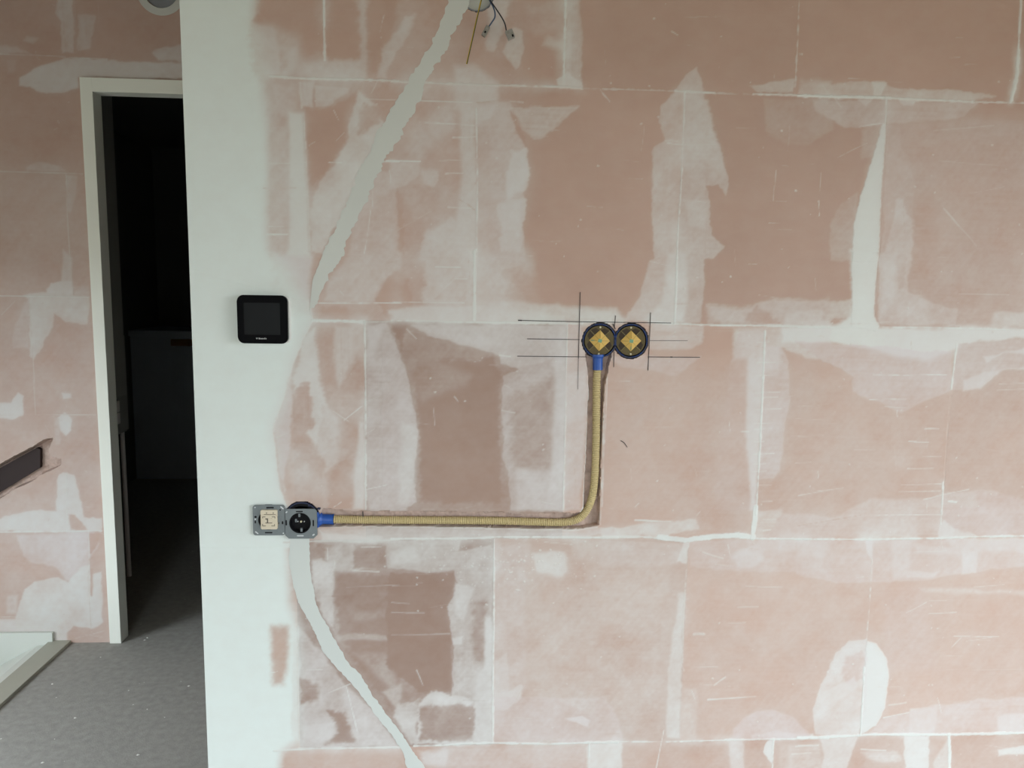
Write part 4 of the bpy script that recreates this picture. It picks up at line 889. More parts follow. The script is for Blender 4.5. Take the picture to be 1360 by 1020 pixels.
S([(90, 706), (117, 706), (118, 730), (108, 745), (92, 740)], 0.75, soft=4, rough=1.5)
S([(20, 830), (28, 800), (34, 783), (46, 772), (64, 767), (80, 768), (92, 775), (106, 755), (118, 752), (119, 765), (134, 760), (136, 790), (136, 826), (122, 835), (100, 832), (80, 852), (20, 852)], 0.8, soft=2.6, rough=1.6, tint=.25, cl=.2)
S([(10, 792), (24, 790), (22, 815), (8, 815)], 0.4, soft=4, rough=1)
S([(-30, 822), (30, 822), (90, 838), (90, 860), (-30, 860)], 0.8, soft=4, rough=1.2)
S([(118, 708), (131, 708), (130, 722), (122, 735), (119, 735)], 0.12, soft=2.6, rough=.8)
S([(120, 755), (119, 792), (123, 792), (124, 755)], 0.1, soft=2.6, rough=.6)
G.feather(2.5, 0.25)
for pts, w_, op in (([(-30, 71), (48, 73), (92, 76)], 1.0, .6), ([(92, 76), (142, 79)], 1.2, .85), ([(-30, 227), (0, 227.5), (110, 231)], 1.0, .7), ([(-30, 392.5), (118, 394.5)], 1.2, .85), ([(-30, 551), (127, 551)], .9, .6), ([(-30, 707), (135, 705)], 1.4, .95),
                    ([(88, 232), (90, 300), (97, 392)], 1.1, .6), ([(39, 396), (44, 474), (47, 551)], 1.0, .6), ([(99, -20), (101, 70)], .9, .25), ([(130, -20), (131, 30)], .8, .25), ([(118, 706), (120, 800)], 1.0, .85), ([(88, 628), (89, 704)], 1.0, .85), ([(117, 765), (121, 835)], 1.0, .6), ([(-30, 818), (30, 820)], 1.0, .85), ([(100, 848), (138, 838)], .8, .6), ([(108, 842), (135, 846)], .8, .5), ([(2, 418), (20, 400)], .7, .5), ([(60, 565), (75, 590)], .6, .4)):
    LN(pts, w_, op, a=.85, brk=.3, soft=1.3, rough=.5, h=.0006)
RB = np.random.default_rng(3)
for k in range(60):
    x, y = RB.uniform(-5, 140), RB.uniform(0, 840)
    LN([(x, y), (x + RB.uniform(-4, 8), y + RB.uniform(-6, 4))], .5, RB.uniform(.3, .7), a=.6, soft=1.2, rough=.5)
G.finish()
# slot hacked into the wall for the stair rail
G.H[...] = np.where(np.isfinite(G.H), G.H, 0)
G.cut([(-60, 652), (0, 617), (30, 601), (48, 591), (58, 584), (70, 582), (66, 590), (63, 600), (66, 607), (80, 610), (80, 617), (72, 622), (54, 630), (40, 640), (20, 648), (0, 661), (-60, 694)], 0.05, rough=.7, dark=.75)
G.hole((213.5, -13.0), 0.066, 0.02, dark=0.0)
# pieces of the back wall: the rows of blocks left of the door and the lintel row above it
gi = lambda x: int(round((x - G.x0) / G.res)); gj = lambda z: int(round((z - G.z0) / G.res))
zr = [-0.06] + [float(P(60, y, BACK_Y)[2]) for y in (818, 706, 551, 394, 229.5, 74)] + [float(G.zs[-1])]
jx = {0: [-1.6], 1: [float(P(119, 780, BACK_Y)[0])], 2: [float(P(89, 660, BACK_Y)[0])], 3: [float(P(46, 480, BACK_Y)[0])], 4: [float(P(92, 320, BACK_Y)[0])], 5: [], 6: [float(P(100, 30, BACK_Y)[0])]}
for r in range(7):
    right = float(G.xs[-1]) if zr[r] > 2.2 else DX0 + 0.004
    xx = [BX0] + jx[r] + [right]
    for a, b in zip(xx, xx[1:]):
        if b - a > 0.01:
            G.piece('gypsum_block', gi(a), gi(b), gj(zr[r]), gj(zr[r + 1]), 'gypsum_wall', BZ, 0.10)
# the row above the door head
G.piece('gypsum_block', gi(DX0 + 0.004), G.nx - 1, gj(DZ - 0.002), gj(zr[6]), 'gypsum_wall', BZ, 0.10)
XB1 = float(G.xs[-1])
plain_block(-2.65, BX0, -2.6, CEIL, BACK_Y, 0.10, BZ)
plain_block(BX0, -1.5, -2.6, -0.06, BACK_Y, 0.10, BZ)
plain_block(XB1, DX1, DZ, CEIL, BACK_Y, 0.10, BZ)
for a, b in ((DX1, -.1), (-.1, .6), (.6, 1.3), (1.3, 2.0), (2.0, 2.6)): plain_block(a, b, 0, CEIL, BACK_Y, 0.10, BZ)
# board lying deep in the slot
bm = bmesh.new()
q = [P(x, y, BACK_Y + .03) for x, y in ((-60, 655), (48, 595), (53, 597), (53, 621), (-60, 690))]
prism(bm, [(p[0], p[2]) for p in q], BACK_Y + .032, BACK_Y + .06)
bm_obj('slot_lining', bm, 'rail_board', BZ)['label'] = 'dark reddish brown lining of the slanting slot'

# blanking disc near the top of the back wall
c = P(213.5, -13.0, BACK_Y)
t = thing('blanking_disc', 'round grey blanking cap set in the wall above the doorway', 'wall cap', (c[0], BACK_Y, c[2]))
bm = bmesh.new(); prism(bm, circ(c[0], c[2], 0.063, 40), BACK_Y + .004, BACK_Y + .021, .002); bm_obj('cap', bm, 'disc_grey', t)
bm = bmesh.new(); ring(bm, c[0], c[2], 0.094, 0.066, BACK_Y - .001, BACK_Y + .003); bm_obj('plaster_ring', bm, 'filler_white', t)

# ---- door frame
fr = thing('door_1', 'cream painted door frame around the dark doorway', 'door frame', (DX0, BACK_Y, 0), kind='structure')
CW = 0.047; FD = 0.062
bm = bmesh.new(); box(bm, (DX0, BACK_Y - .012, 0), (DX0 + CW, BACK_Y + FD, DZ), .0015); bm_obj('jamb', bm, 'frame_paint', fr)
bm = bmesh.new(); box(bm, (DX1 - CW, BACK_Y - .012, 0), (DX1, BACK_Y + FD, DZ), .0015); bm_obj('jamb', bm, 'frame_paint', fr)
bm = bmesh.new(); box(bm, (DX0 + CW - .001, BACK_Y - .0115, DZ - CW - .006), (DX1 - CW + .001, BACK_Y + FD, DZ), .0015); bm_obj('head', bm, 'frame_paint', fr)

# ---- the dark room behind the doorway
RX0, RX1, RY1 = -1.80, 0.9, 5.0
wd = thing('wall_dark_room', 'unlit dark walls of the room behind the doorway', 'wall', kind='structure')
bm = bmesh.new(); box(bm, (-2.65, BACK_Y + .1, 0), (-2.55, RY1 + .1, CEIL)); box(bm, (-2.65, RY1, 0), (RX1, RY1 + .1, CEIL)); box(bm, (RX1, BACK_Y + .1, 0), (RX1 + .1, RY1 + .1, CEIL)); box(bm, (-2.65, BACK_Y + .1, CEIL - .1), (RX1 + .1, RY1 + .1, CEIL - .001)); bm_obj('room_shell', bm, 'dark_wall', wd)  # last box: dark ceiling slab added so the room overhead looks unlit
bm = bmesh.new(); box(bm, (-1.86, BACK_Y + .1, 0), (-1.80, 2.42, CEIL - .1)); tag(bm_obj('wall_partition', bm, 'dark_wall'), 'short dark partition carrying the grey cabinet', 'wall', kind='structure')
t = thing('wall_cabinet', 'tall grey cabinet hanging just inside the dark doorway', 'cabinet', (-1.7, 1.9, 1.0))
box_obj('carcass', (-1.80, 1.72, 1.0), (-1.62, 2.10, 2.5), 'grey_cabinet', t, .002); box_obj('door_panel', (-1.62, 1.722, 1.003), (-1.60, 2.098, 2.497), 'grey_cabinet', t, .002)
t = thing('meter_box', 'dark grey box mounted lower behind the hanging cabinet', 'electrical box', (-1.75, 2.28, .79))
box_obj('case', (-1.80, 2.14, .78), (-1.71, 2.345, 1.28), 'grey_cabinet', t, .003); box_obj('lid', (-1.712, 2.15, .79), (-1.70, 2.340, 1.27), 'grey_cabinet', t, .002)
t = thing('wall_switch', 'small pale double switch under the hanging cabinet', 'switch', (-1.7, 1.98, .86))
box_obj('back_box', (-1.80, 1.93, .868), (-1.625, 2.055, .985), 'black_plastic', t, .003)
for z in (.872, .929): box_obj('rocker', (-1.627, 1.94, z), (-1.612, 2.048, z + .053), 'white_plastic', t, .004)
bm = bmesh.new(); tube(bm, [(-1.742, 2.358, 0), (-1.742, 2.358, .4), (-1.742, 2.356, .80)], .011, 12)
t = bm_obj('vertical_pipe', bm, 'white_plastic'); tag(t, 'thin pale pipe rising from the floor to the dark grey box', 'pipe')
t = thing('low_cupboard', 'low white cupboard with thick top in the dark room', 'cupboard', (-2.0, 4.6, 0))
box_obj('body', (-2.54, 4.40, 0.0), (-1.2, 4.95, 1.12), 'fridge_white', t, .004); box_obj('top', (-2.54, 4.37, 1.12), (-1.18, 4.97, 1.165), 'fridge_white', t, .004)
box_obj('side_door', (-2.20, 4.385, 0.02), (-1.25, 4.402, 1.04), 'fridge_white', t, .003)
box_obj('wood_strip', (-2.23, 4.383, 1.05), (-2.05, 4.402, 1.10), 'wood_bit', t, .002)

# ---- stairwell edge
t = box_obj('trim_1', (-1.755, -0.4, -0.01), (-1.665, BACK_Y + .004, 0.012), 'stair_trim_paint', None, .003)
tag(t, 'flat greige trim board edging the stairwell on the floor', 'trim', kind='structure')
t = thing('stair_lining', 'white painted lining boards of the stairwell below the pink wall', 'stairs', (-1.9, BACK_Y, -.1))
bm = bmesh.new(); prism(bm, [(-2.64, -.9), (-2.2, -.42), (-1.74, -.42), (-1.735, .053), (-2.64, .057)], BACK_Y - .014, BACK_Y - .0008); bm_obj('wall_board', bm, 'stair_white', t)
bm = bmesh.new()
a = [(-1.756, .0), (-1.80, -.004), (-2.64, -.47), (-2.64, -.51), (-1.80, -.045), (-1.756, -.04)]
prism(bm, a, -0.38, BACK_Y - .014); bm_obj('sloping_board', bm, 'stair_white', t)
bm = bmesh.new(); box(bm, (-1.766, -0.4, -.5), (-1.756, BACK_Y - .014, -.012)); bm_obj('edge_board', bm, 'stair_white', t)


# ================================================================== things
U1 = 0.00161
# ---- pencil lines set out on the wall
for pts in ([(688, 425.5), (770, 427.3), (891, 429)], [(700, 450), (770, 451)], [(862.5, 452.3), (913, 452.5)], [(687, 473), (779, 474)], [(860, 474), (929.5, 474.5)],
            [(770.5, 388), (769.5, 427), (768.2, 476)], [(768.2, 476), (767.5, 517)], [(817.5, 419), (816, 434.5)], [(815.5, 467), (815, 487.5)], [(864, 415), (862.5, 452), (860.5, 492)],
            [(688, 425.4), (693, 425.6)], [(890, 474.1), (893, 474.2)], [(824, 585), (829, 588), (833, 594)], [(482, 679), (482.2, 686)], [(814, 430), (817, 437)]):
    faint = pts[0] in ((862.5, 452.3), (768.2, 476))
    q = [PV(*p) for p in pts]; w = (0.0004 if faint else 0.0007) * (1.7 if len(pts) == 2 and abs(pts[0][0] - pts[1][0]) < 6 and abs(pts[0][1] - pts[1][1]) < 9 else 1)
    bm = bmesh.new(); tube(bm, [(p.x, -0.0012, p.z) for p in q], w, 6)
    for v in bm.verts: v.co.y = -0.0012 + (v.co.y + 0.0012) * 0.9
    bm_obj('pencil_line', bm, 'pencil', wall)

# ---- flexible conduit lying in the chase
cy = 0.0075
path = [(438, 689.3), (445, 689.6), (480, 690.3), (520, 690.6), (600, 691.0), (653, 691.4), (700, 692.6), (735, 693.6), (752, 693.2), (764, 690.6), (773, 685.2), (780, 676), (785, 664.5), (788.3, 649), (790.3, 628), (791.3, 600), (791.8, 573), (792, 540), (792.3, 507), (793.2, 492), (793.4, 484)]
pts3 = catmull([P(x, y, cy) for x, y in path], 0.00105)
rad = []
for i in range(len(pts3)):
    ph = (i % 4); rad.append((0.0070, 0.0088, 0.0090, 0.0088)[ph])
bm = bmesh.new(); tube(bm, pts3, rad, 16)
o = bm_obj('flexible_conduit', bm, 'conduit_cream', None, smooth=False)
tag(o, 'cream corrugated conduit bent along the open chase in the wall', 'conduit')

# ---- flush boxes with amber covers
def flush_box(c, label, rot, outlet=None, vertical_mark=True):
    q = P(c[0], c[1]); cx, cz = q[0], q[2]
    t = thing('wall_box', label, 'wall box', (cx, 0, cz), 'two blue wall boxes at the top of the chase')
    R = R_BOX
    bm = bmesh.new(); ring(bm, cx, cz, R, R - .0028, 0.0005, 0.044); prism(bm, circ(cx, cz, R - .001, 40), .041, .045); sh = bm_obj('shell', bm, 'blue_dark', t)
    bm = bmesh.new()
    for k in range(26):                                            # toothed blue rim
        a = 2 * math.pi * k / 26 + .1
        if k % 5 in (3, 4): continue
        ca, sa = math.cos(a), math.sin(a); w = .0032
        p = [(cx + r_ * ca - s_ * sa, cz + r_ * sa + s_ * ca) for r_, s_ in ((R - .0034, -w), (R - .0018, -w), (R - .0018, w), (R - .0034, w))]
        prism(bm, p, -.0004, .004)
    bm_obj('rim', bm, 'blue_rim', t)
    # cover
    cv_r = 0.0322; yf = 0.0015
    bm = bmesh.new(); prism(bm, circ(cx, cz, cv_r, 48), yf, yf + .006, .0008); cv = bm_obj('cover', bm, 'cover_amber', t)
    def rot2(a, b): return (cx + a * math.cos(rot) - b * math.sin(rot), cz + a * math.sin(rot) + b * math.cos(rot))
    d = .0228
    # dark windows between the ribs on the four sides of the diamond
    for k in range(4):
        a0 = rot + math.pi / 4 + k * math.pi / 2
        for s_ in (-1, 1):
            u = [(d * .735, s_ * .0012), (cv_r * .93, s_ * .0012), (cv_r * .80, s_ * .0125), (d * .735, s_ * .0150)]
            p = [(cx + a * math.cos(a0) - b * math.sin(a0), cz + a * math.sin(a0) + b * math.cos(a0)) for a, b in u]
            if s_ < 0: p = p[::-1]
            bm = bmesh.new(); prism(bm, p, yf - .0004, yf + .001)
            bm_obj('window', bm, 'cover_panel' if (k + (s_ > 0)) % 3 else 'cover_amber', cv)
        bm = bmesh.new(); prism(bm, [(cx + a * math.cos(a0) - b * math.sin(a0), cz + a * math.sin(a0) + b * math.cos(a0)) for a, b in ((d * .72, -.0006), (cv_r * .95, -.0006), (cv_r * .95, .0006), (d * .72, .0006))], yf - .001, yf + .001)
        bm_obj('rib', bm, 'cover_rib', cv)
    # raised gold pyramid, four facets with a recessed middle
    bm = bmesh.new()
    o4 = [bm.verts.new((*rot2(d * math.cos(k * math.pi / 2), d * math.sin(k * math.pi / 2)), 0)) for k in range(4)]
    for v in o4: v.co = Vector((v.co.x, yf - .0010, v.co.y))
    i4 = []
    for k in range(4):
        a, b = rot2(.3 * d * math.cos(k * math.pi / 2), .3 * d * math.sin(k * math.pi / 2)); i4.append(bm.verts.new((a, yf - .0062, b)))
    b4 = [bm.verts.new((v.co.x, yf + .005, v.co.z)) for v in o4]
    for k in range(4):
        bm.faces.new((o4[k], o4[(k + 1) % 4], i4[(k + 1) % 4], i4[k])); bm.faces.new((o4[k], b4[k], b4[(k + 1) % 4], o4[(k + 1) % 4]))
    bm.faces.new(i4)
    py = bm_obj('gold_pyramid', bm, 'gold', cv)
    def bar(a, b, w, m, name, ya, yb):
        A, B = rot2(*a), rot2(*b); dx, dz = B[0] - A[0], B[1] - A[1]; L = math.hypot(dx, dz); nx, nz = -dz / L * w, dx / L * w
        bm = bmesh.new(); vs = []
        for (x, z), y in ((A, ya), (B, yb)):
            vs += [bm.verts.new((x + nx, y, z + nz)), bm.verts.new((x - nx, y, z - nz)), bm.verts.new((x + nx, y + .002, z + nz)), bm.verts.new((x - nx, y + .002, z - nz))]
        for f in ((0, 1, 5, 4), (2, 6, 7, 3), (0, 4, 6, 2), (1, 3, 7, 5), (0, 2, 3, 1), (4, 5, 7, 6)): bm.faces.new([vs[i] for i in f])
        bm_obj(name, bm, m, cv)
    for k in range(4):
        c_, s_ = math.cos(k * math.pi / 2), math.sin(k * math.pi / 2)
        bar((d * .98 * c_, d * .98 * s_), (d * .28 * c_, d * .28 * s_), .00045, 'gold_line', 'seam', yf - .0014, yf - .0066)
        m0 = (d * .5 * (c_ - s_), d * .5 * (c_ + s_)); bar((m0[0] * .97, m0[1] * .97), (m0[0] * .32, m0[1] * .32), .00035, 'gold_line', 'seam', yf - .0014, yf - .0066)
    # green printed mark: stem and centre square
    gk = 3 if vertical_mark else 2
    c_, s_ = math.cos(gk * math.pi / 2), math.sin(gk * math.pi / 2)
    bar((d * .85 * c_, d * .85 * s_), (0, 0), .0013, 'green_mark', 'green_mark', yf - .0024, yf - .0072)
    bar((-.0040, .001), (.0040, -.001), .0036, 'green_mark', 'green_mark', yf - .0070, yf - .0070)
    for s_ in (-1, 1):
        a, b = rot2(0, s_ * .0288)
        bm = bmesh.new(); prism(bm, circ(a, b, .0021, 14), yf - .0016, yf + .002, .0004); bm_obj('screw', bm, 'screw_cream', cv)
    return t
ta = flush_box(BOXA, 'blue wall box with amber cover, the conduit leads into it', -.03, vertical_mark=False)
tb = flush_box(BOXB, 'blue wall box with amber cover, standing free beside the pencil cross', .02)
def collar(name, p0, p1, r0, parent, label):
    a, b = Vector(P(*p0, cy)), Vector(P(*p1, cy)); n = 9
    pts = [a + (b - a) * (k / (n - 1)) for k in range(n)]; rr = [r0 * f for f in (1.3, 1.3, 1.02, 1.0, 1.0, 1.0, 1.0, 1.0, 1.04)]
    bm = bmesh.new(); tube(bm, pts, rr, 24); o = bm_obj(name, bm, 'blue_plastic', parent, smooth=False); o['label'] = label; return o
collar('conduit_collar', (794.0, 470.5), (793.8, 491), .0107, ta, 'bright blue collar around the conduit end')
bm = bmesh.new(); q = P(817.2, 452.6); box(bm, (q[0] - .0035, .002, q[2] - .011), (q[0] + .0035, .03, q[2] + .011), .001); bm_obj('box_link', bm, 'blue_plastic', tb)

# ---- thermostat
def rr_px(x0, y0, x1, y1, Y, r):
    a, b = P((x0 + x1) / 2 - (x1 - x0) / 2, (y0 + y1) / 2, Y), P(x1, (y0 + y1) / 2, Y); c, d = P((x0 + x1) / 2, y1, Y), P((x0 + x1) / 2, y0, Y)
    return rrect(a[0], b[0], c[2], d[2], r)
t = thing('thermostat', 'black glass square thermostat with rounded corners on the white wall end', 'thermostat', tuple(P(349, 424, 0)))
bm = bmesh.new(); prism(bm, rr_px(317, 392.8, 385.0, 456.2, -.011, .013), -.0125, .0012, .001); bm_obj('back_plate', bm, 'white_plastic', t)['label'] = 'white back plate edge'
bm = bmesh.new(); prism(bm, rr_px(315.2, 392, 382.2, 456.3, -.019, .013), -.020, -.0125, .0012); gl = bm_obj('glass_front', bm, 'black_glass', t)
bm = bmesh.new(); prism(bm, rr_px(324.2, 402.2, 372.0, 444.6, -.020, .0008), -.0204, -.0195); bm_obj('screen', bm, 'screen_grey', gl)['label'] = 'dark grey unlit screen'
# small grey mark and wordmark under the screen
bm = bmesh.new()
q = P(341.2, 449.6, -.0204); h = .0016
prism(bm, [(q[0] - 1.3 * h, q[2] + .6 * h), (q[0] - .7 * h, q[2] + h), (q[0], q[2] + .7 * h), (q[0] + .7 * h, q[2] + h), (q[0] + 1.3 * h, q[2] + .6 * h), (q[0], q[2] - h)], -.0205, -.0199)
x = 343.6
for k, wl_ in enumerate((1.5, 1.1, 1.6, 1.1, 1.1, 1.1)):
    a, b = P(x, 450.6, -.0204), P(x + wl_, 448.6 if k in (0, 4) else 449.1, -.0204); prism(bm, [(a[0], a[2]), (b[0], a[2]), (b[0], b[2]), (a[0], b[2])], -.0205, -.0199); x += wl_ + .55
bm_obj('wordmark', bm, 'mark_grey', gl)['label'] = 'tiny grey wordmark'

# ---- switch and socket mechanisms
def plate_with_hole(bm, outer, inner, y0, y1):
    n = len(inner)
    def at(poly_, ang, cx, cz):                                     # where a ray from the centre leaves the outline
        dx, dz = math.cos(ang), math.sin(ang); best = 0
        for a, b in zip(poly_, poly_[1:] + poly_[:1]):
            ex, ez = b[0] - a[0], b[1] - a[1]; det = dx * -ez - dz * -ex
            if abs(det) < 1e-12: continue
            rx, rz = a[0] - cx, a[1] - cz; tt = (rx * -ez - rz * -ex) / det; uu = (dx * rz - dz * rx) / det
            if tt > 0 and -1e-6 <= uu <= 1 + 1e-6: best = max(best, tt)
        return (cx + dx * best, cz + dz * best)
    cx = sum(p[0] for p in inner) / n; cz = sum(p[1] for p in inner) / n
    angs = sorted(set([math.atan2(p[1] - cz, p[0] - cx) for p in inner] + [math.atan2(p[1] - cz, p[0] - cx) for p in outer]))
    O = [at(outer, a, cx, cz) for a in angs]; I = [at(inner, a, cx, cz) for a in angs]
    V = [[bm.verts.new((p[0], y, p[1])) for p in L] for L, y in ((O, y0), (I, y0), (I, y1), (O, y1))]; m = len(angs)
    for k in range(m):
        j = (k + 1) % m
        for a in range(4): b = (a + 1) % 4; bm.faces.new((V[a][k], V[a][j], V[b][j], V[b][k]))
def slot(t, c, w, h, ang, m, name='slot', y=-.0075):
    q = P(c[0], c[1], -.006); ca, sa = math.cos(ang), math.sin(ang)
    pts = [(q[0] + a * ca - b * sa, q[2] + a * sa + b * ca) for a, b in rrect(-w / 2, w / 2, -h / 2, h / 2, min(w, h) * .45, 3)]
    bm = bmesh.new(); prism(bm, pts, y, -.0055); bm_obj(name, bm, m, t)
YP = -.006
t = thing('switch_insert', 'bare light switch insert with beige rocker base in zinc frame', 'light switch', tuple(P(357.5, 690.5)))
bm = bmesh.new(); plate_with_hole(bm, rr_px(336, 670.8, 378.8, 710.8, YP, .006), [(P(357.2, 690.6, YP)[0] + .0228 * math.cos(a), P(357.2, 690.6, YP)[2] + .0215 * math.sin(a)) for a in np.linspace(0, 2 * math.pi, 33)[:-1]], -.0072, -.0045)
fr_ = bm_obj('mounting_frame', bm, 'zinc', t)
bm = bmesh.new(); q = P(357.2, 690.6, 0); prism(bm, circ(q[0], q[2], .0248, 32), -.0045, .036); bm_obj('body', bm, 'black_plastic', t)
rk = None
bm = bmesh.new(); prism(bm, rr_px(346.2, 677.5, 368.2, 703.0, -.012, .0025), -.0125, -.004, .001); rk = bm_obj('rocker_base', bm, 'beige_plastic', t)
bm = bmesh.new(); prism(bm, rr_px(347.2, 684.0, 367.2, 701.0, -.014, .002), -.0145, -.012, .0008); bm_obj('rocker_pad', bm, 'beige_plastic', rk)
for x0, y0, x1, y1 in ((348.5, 686, 352.5, 686.8), (348.5, 686, 349.2, 688.5), (361, 686, 365.5, 686.8), (364.8, 686, 365.5, 688.5), (348.5, 698, 353, 698.8), (348.5, 696, 349.2, 698.8), (360.5, 698, 365, 698.8), (364.4, 696, 365, 698.8), (352.5, 688.5, 356, 690), (354.6, 690, 356, 694), (352.5, 694, 361.5, 695), (360, 688.5, 361.5, 690), (353, 681.0, 354.2, 682.5), (362, 681, 363.2, 682.5), (350.5, 683.4, 366, 684.0)):
    a, b = P(x0, y1, -.0145), P(x1, y0, -.0145); bm = bmesh.new(); yq = -.0148 if y0 > 683.9 else -.0128; box(bm, (a[0], yq, a[2]), (b[0], yq + .002, b[2])); bm_obj('groove_shade', bm, 'beige_shadow', rk)  # shade of the grooves drawn as thin dark bars on the rocker
a, b = P(356.4, 694, -.0145), P(361.8, 688.6, -.0145); box_obj('light_guide', (a[0], -.0152, a[2]), (b[0], -.0140, b[2]), 'beige_plastic', rk)
for c, w, h, an, m in (((358.8, 674), .0165, .0030, 0, 'black_plastic'), ((357, 707.2), .0160, .0026, 0, 'black_plastic'), ((339.6, 686.3), .0052, .0046, 0, 'black_plastic'), ((339.3, 693), .0028, .0064, 0, 'black_plastic'), ((375.5, 694), .0032, .0068, 0, 'black_plastic'), ((372.2, 677), .0030, .0030, 0, 'black_plastic'),
                         ((374.7, 674.2), .0085, .0026, -.75, 'zinc_bright'), ((341.2, 707.2), .0085, .0026, -.7, 'zinc_bright'), ((338.9, 673.8), .0030, .0030, 0, 'zinc_bright'), ((376.5, 708), .0028, .0028, 0, 'zinc_bright'), ((339.3, 689.4), .0034, .0030, 0, 'zinc_bright')):
    slot(fr_, c, w, h, an, m)
# claw screw block at the right of the rocker
q = P(370.6, 689.5, -.008); bm = bmesh.new(); prism(bm, rrect(q[0] - .0032, q[0] + .0032, q[2] - .0075, q[2] + .0075, .0015, 3), -.0085, -.003, .0006); bm_obj('terminal_block', bm, 'zinc', t)

t = thing('socket_insert', 'bare black socket insert in zinc frame joined to the blue conduit collar', 'socket', tuple(P(399.5, 695)))
x0_, x1_, zc = P(378.4, 695, YP)[0], P(421.2, 695, YP)[0], P(399, 695.5, YP)[2]; hz = (P(400, 675.8, YP)[2] - P(400, 715.2, YP)[2]) / 2; ch = .008
outer = [(x1_ - ch * .6, zc + hz), (x0_ + .002, zc + hz), (x0_, zc + hz - .002), (x0_, zc - hz + ch), (x0_ + ch, zc - hz), (x1_ - ch, zc - hz), (x1_, zc - hz + ch), (x1_, zc + hz - ch * .6)]
sc_ = P(398.6, 694.6, YP); rs = .0232
bm = bmesh.new(); plate_with_hole(bm, outer, circ(sc_[0], sc_[2], rs, 40), -.0072, -.0045); fr_ = bm_obj('mounting_frame', bm, 'zinc', t)
bm = bmesh.new(); ring(bm, sc_[0], sc_[2], rs, rs - .0022, -.0065, .024); prism(bm, circ(sc_[0], sc_[2], rs - .001, 40), .006, .026); sk = bm_obj('socket_well', bm, 'black_plastic', t)
bm = bmesh.new(); prism(bm, circ(sc_[0], sc_[2], .0022, 14), .0035, .008); bm_obj('centre_screw', bm, 'screw_cream', sk)
for s_ in (-1, 1):
    bm = bmesh.new(); prism(bm, circ(sc_[0] + s_ * .0068, sc_[2], .0012, 12), .004, .008); bm_obj('pin_hole', bm, 'zinc_bright', sk)
    bm = bmesh.new(); box(bm, (sc_[0] - .0022 - .002 * s_, -.004, sc_[2] + s_ * .0165 - .004), (sc_[0] + .0022 - .002 * s_, .006, sc_[2] + s_ * .0165 + .004), .0005); bm_obj('earth_clip', bm, 'zinc', sk)
bm = bmesh.new(); prism(bm, rrect(sc_[0] - .0125, sc_[0] - .0085, sc_[2] - .001, sc_[2] + .006, .001, 3), .002, .008); bm_obj('key_rib', bm, 'zinc', sk)
for c, w, h, an, m in (((397.8, 679.2), .0150, .0026, 0, 'black_plastic'), ((416.3, 694.5), .0030, .0140, 0, 'black_plastic'), ((380.3, 694), .0030, .0120, 0, 'black_plastic'), ((399, 711.3), .0145, .0024, 0, 'zinc_bright'), ((380.7, 680), .0050, .0026, .7, 'zinc_bright'), ((416.6, 710), .0055, .0030, .6, 'zinc_bright')):
    slot(fr_, c, w, h, an, m)
q = P(401.0, 689.0)
t2 = thing('wall_box', 'blue and black wall box half hidden behind the bare socket insert', 'wall box', (q[0], 0, q[2]))
bm = bmesh.new(); ring(bm, q[0], q[2], R_BOX, R_BOX - .0030, -.001, .044); prism(bm, circ(q[0], q[2], R_BOX - .001, 40), .041, .045); bm_obj('shell', bm, 'blue_dark', t2)
bm = bmesh.new(); ring(bm, q[0], q[2], R_BOX - .003, R_BOX - .0085, -.0006, .03); bm_obj('inner_ring', bm, 'black_plastic', t2)
collar('conduit_collar', (423.5, 689.3), (443.2, 689.7), .0112, t2, 'bright blue collar around the conduit end')
bm = bmesh.new(); a = P(422.0, 690, 0); box(bm, (a[0] - .004, -.004, a[2] - .017), (a[0] + .003, .02, a[2] + .017), .001); bm_obj('flange', bm, 'blue_plastic', t2)
for x, y in ((411.5, 670.5), (424, 675)):
    a = P(x, y, 0); bm = bmesh.new(); box(bm, (a[0] - .003, -.005, a[2] - .002), (a[0] + .003, .006, a[2] + .002), .0006); bm_obj('lug', bm, 'blue_dark', t2)
q = P(*BOXW)
t3 = thing('wall_box', 'wall box behind the beige light switch insert', 'wall box', (q[0], 0, q[2]))
bm = bmesh.new(); ring(bm, q[0], q[2], .0328, .030, .000, .044); bm_obj('shell', bm, 'blue_dark', t3)
bm = bmesh.new(); prism(bm, circ(q[0], q[2], .031, 32), .041, .045); bm_obj('bottom', bm, 'blue_dark', t3)

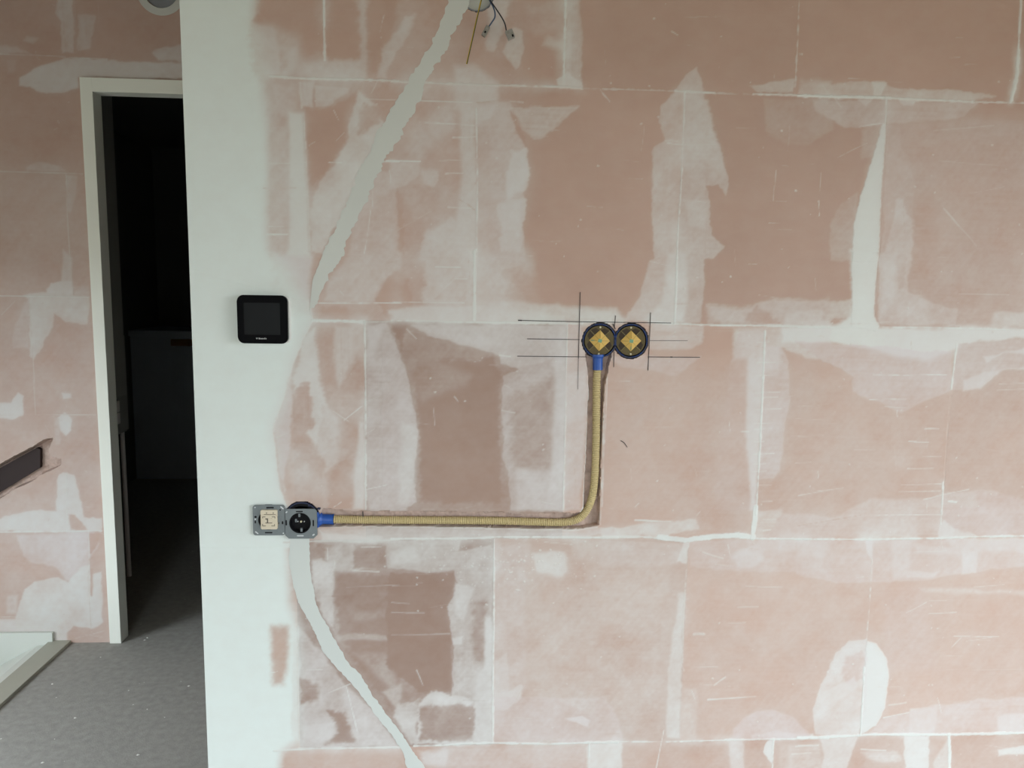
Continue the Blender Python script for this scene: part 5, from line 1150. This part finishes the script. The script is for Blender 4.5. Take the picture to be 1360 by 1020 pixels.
# ---- lamp outlet box with loose wires at the top
q = P(*BOXT)
t = thing('outlet_box', 'round outlet box in the filled chase from which loose wires hang', 'wall box', (q[0], 0, q[2]))
bm = bmesh.new(); ring(bm, q[0], q[2], .0334, .0312, -.0004, .044); bm_obj('shell', bm, 'disc_grey', t)
bm = bmesh.new(); prism(bm, circ(q[0], q[2], .0315, 36), .010, .045); bm_obj('packing', bm, 'filler_white', t)['label'] = 'pale filler packed inside the box'
def wire(name, pts, r, m, parent=None):
    bm = bmesh.new(); tube(bm, catmull([P(x, y, Y) for x, y, Y in pts], .003), r, 10); return bm_obj(name, bm, m, parent, smooth=True)
w = wire('loose_wire', [(642, -14, .03), (641, -6, -.004), (639.2, 0, -.012), (634, 22, -.022), (627, 53, -.020), (619.8, 85, -.012)], .0015, 'wire_yellow'); tag(w, 'straight yellow and green earth wire hanging down from the outlet box', 'wire')
s_ = wire('green_stripe', [(639.6, 0.0, -.0128), (634.4, 22, -.0228), (627.4, 53, -.0208), (620.1, 84.8, -.0128)], .0009, 'wire_green', w)
def connector(name, c, Y, ang, w_, l_, th, m, parent, ports):
    q = P(c[0], c[1], Y); ca, sa = math.cos(ang), math.sin(ang)
    R_ = lambda a, b: (q[0] + a * ca - b * sa, q[2] + a * sa + b * ca)
    bm = bmesh.new(); prism(bm, [R_(a, b) for a, b in rrect(-w_ / 2, w_ / 2, -l_ / 2, l_ / 2, .0012, 3)], Y - th, Y, .0006); o = bm_obj(name, bm, m, parent)
    for (a, b, aw, bl, mm) in ports:
        bm = bmesh.new(); prism(bm, [R_(a + x, b + z) for x, z in rrect(-aw / 2, aw / 2, -bl / 2, bl / 2, .0004, 2)], Y - th - .0005, Y - th + .001); bm_obj('port', bm, mm, o)
    return o
w = wire('loose_wire', [(646, -14, .03), (648, -6, -.004), (650.5, 1, -.014), (654.5, 8, -.020), (657.2, 16, -.022), (657.2, 23, -.022), (653.6, 29, -.020), (649, 36, -.018)], .0014, 'wire_blue'); tag(w, 'curved blue wire ending in a slim grey connector', 'wire')
connector('wire_connector', (645.0, 42.4), -.016, -.50, .0088, .0215, .008, 'connector_grey', w, ((.0004, -.0028, .0036, .0042, 'black_plastic'), (-.0014, -.0070, .003, .003, 'connector_clear'), (0, .005, .005, .004, 'connector_clear')))
w = wire('loose_wire', [(648, -14, .03), (649, -6, -.004), (651.5, 1, -.016), (657, 9, -.022), (663, 18, -.025), (668, 26, -.025), (671, 33, -.024), (672.6, 41.5, -.022)], .0013, 'wire_black'); tag(w, 'black wire ending in a wide square grey connector', 'wire')
connector('wire_connector', (677.2, 46.8), -.019, .42, .0150, .0175, .009, 'connector_clear', w, ((.0035, -.0050, .0034, .0050, 'black_plastic'), (.0030, -.0005, .0050, .0030, 'connector_grey'), (-.003, .004, .005, .005, 'connector_grey')))
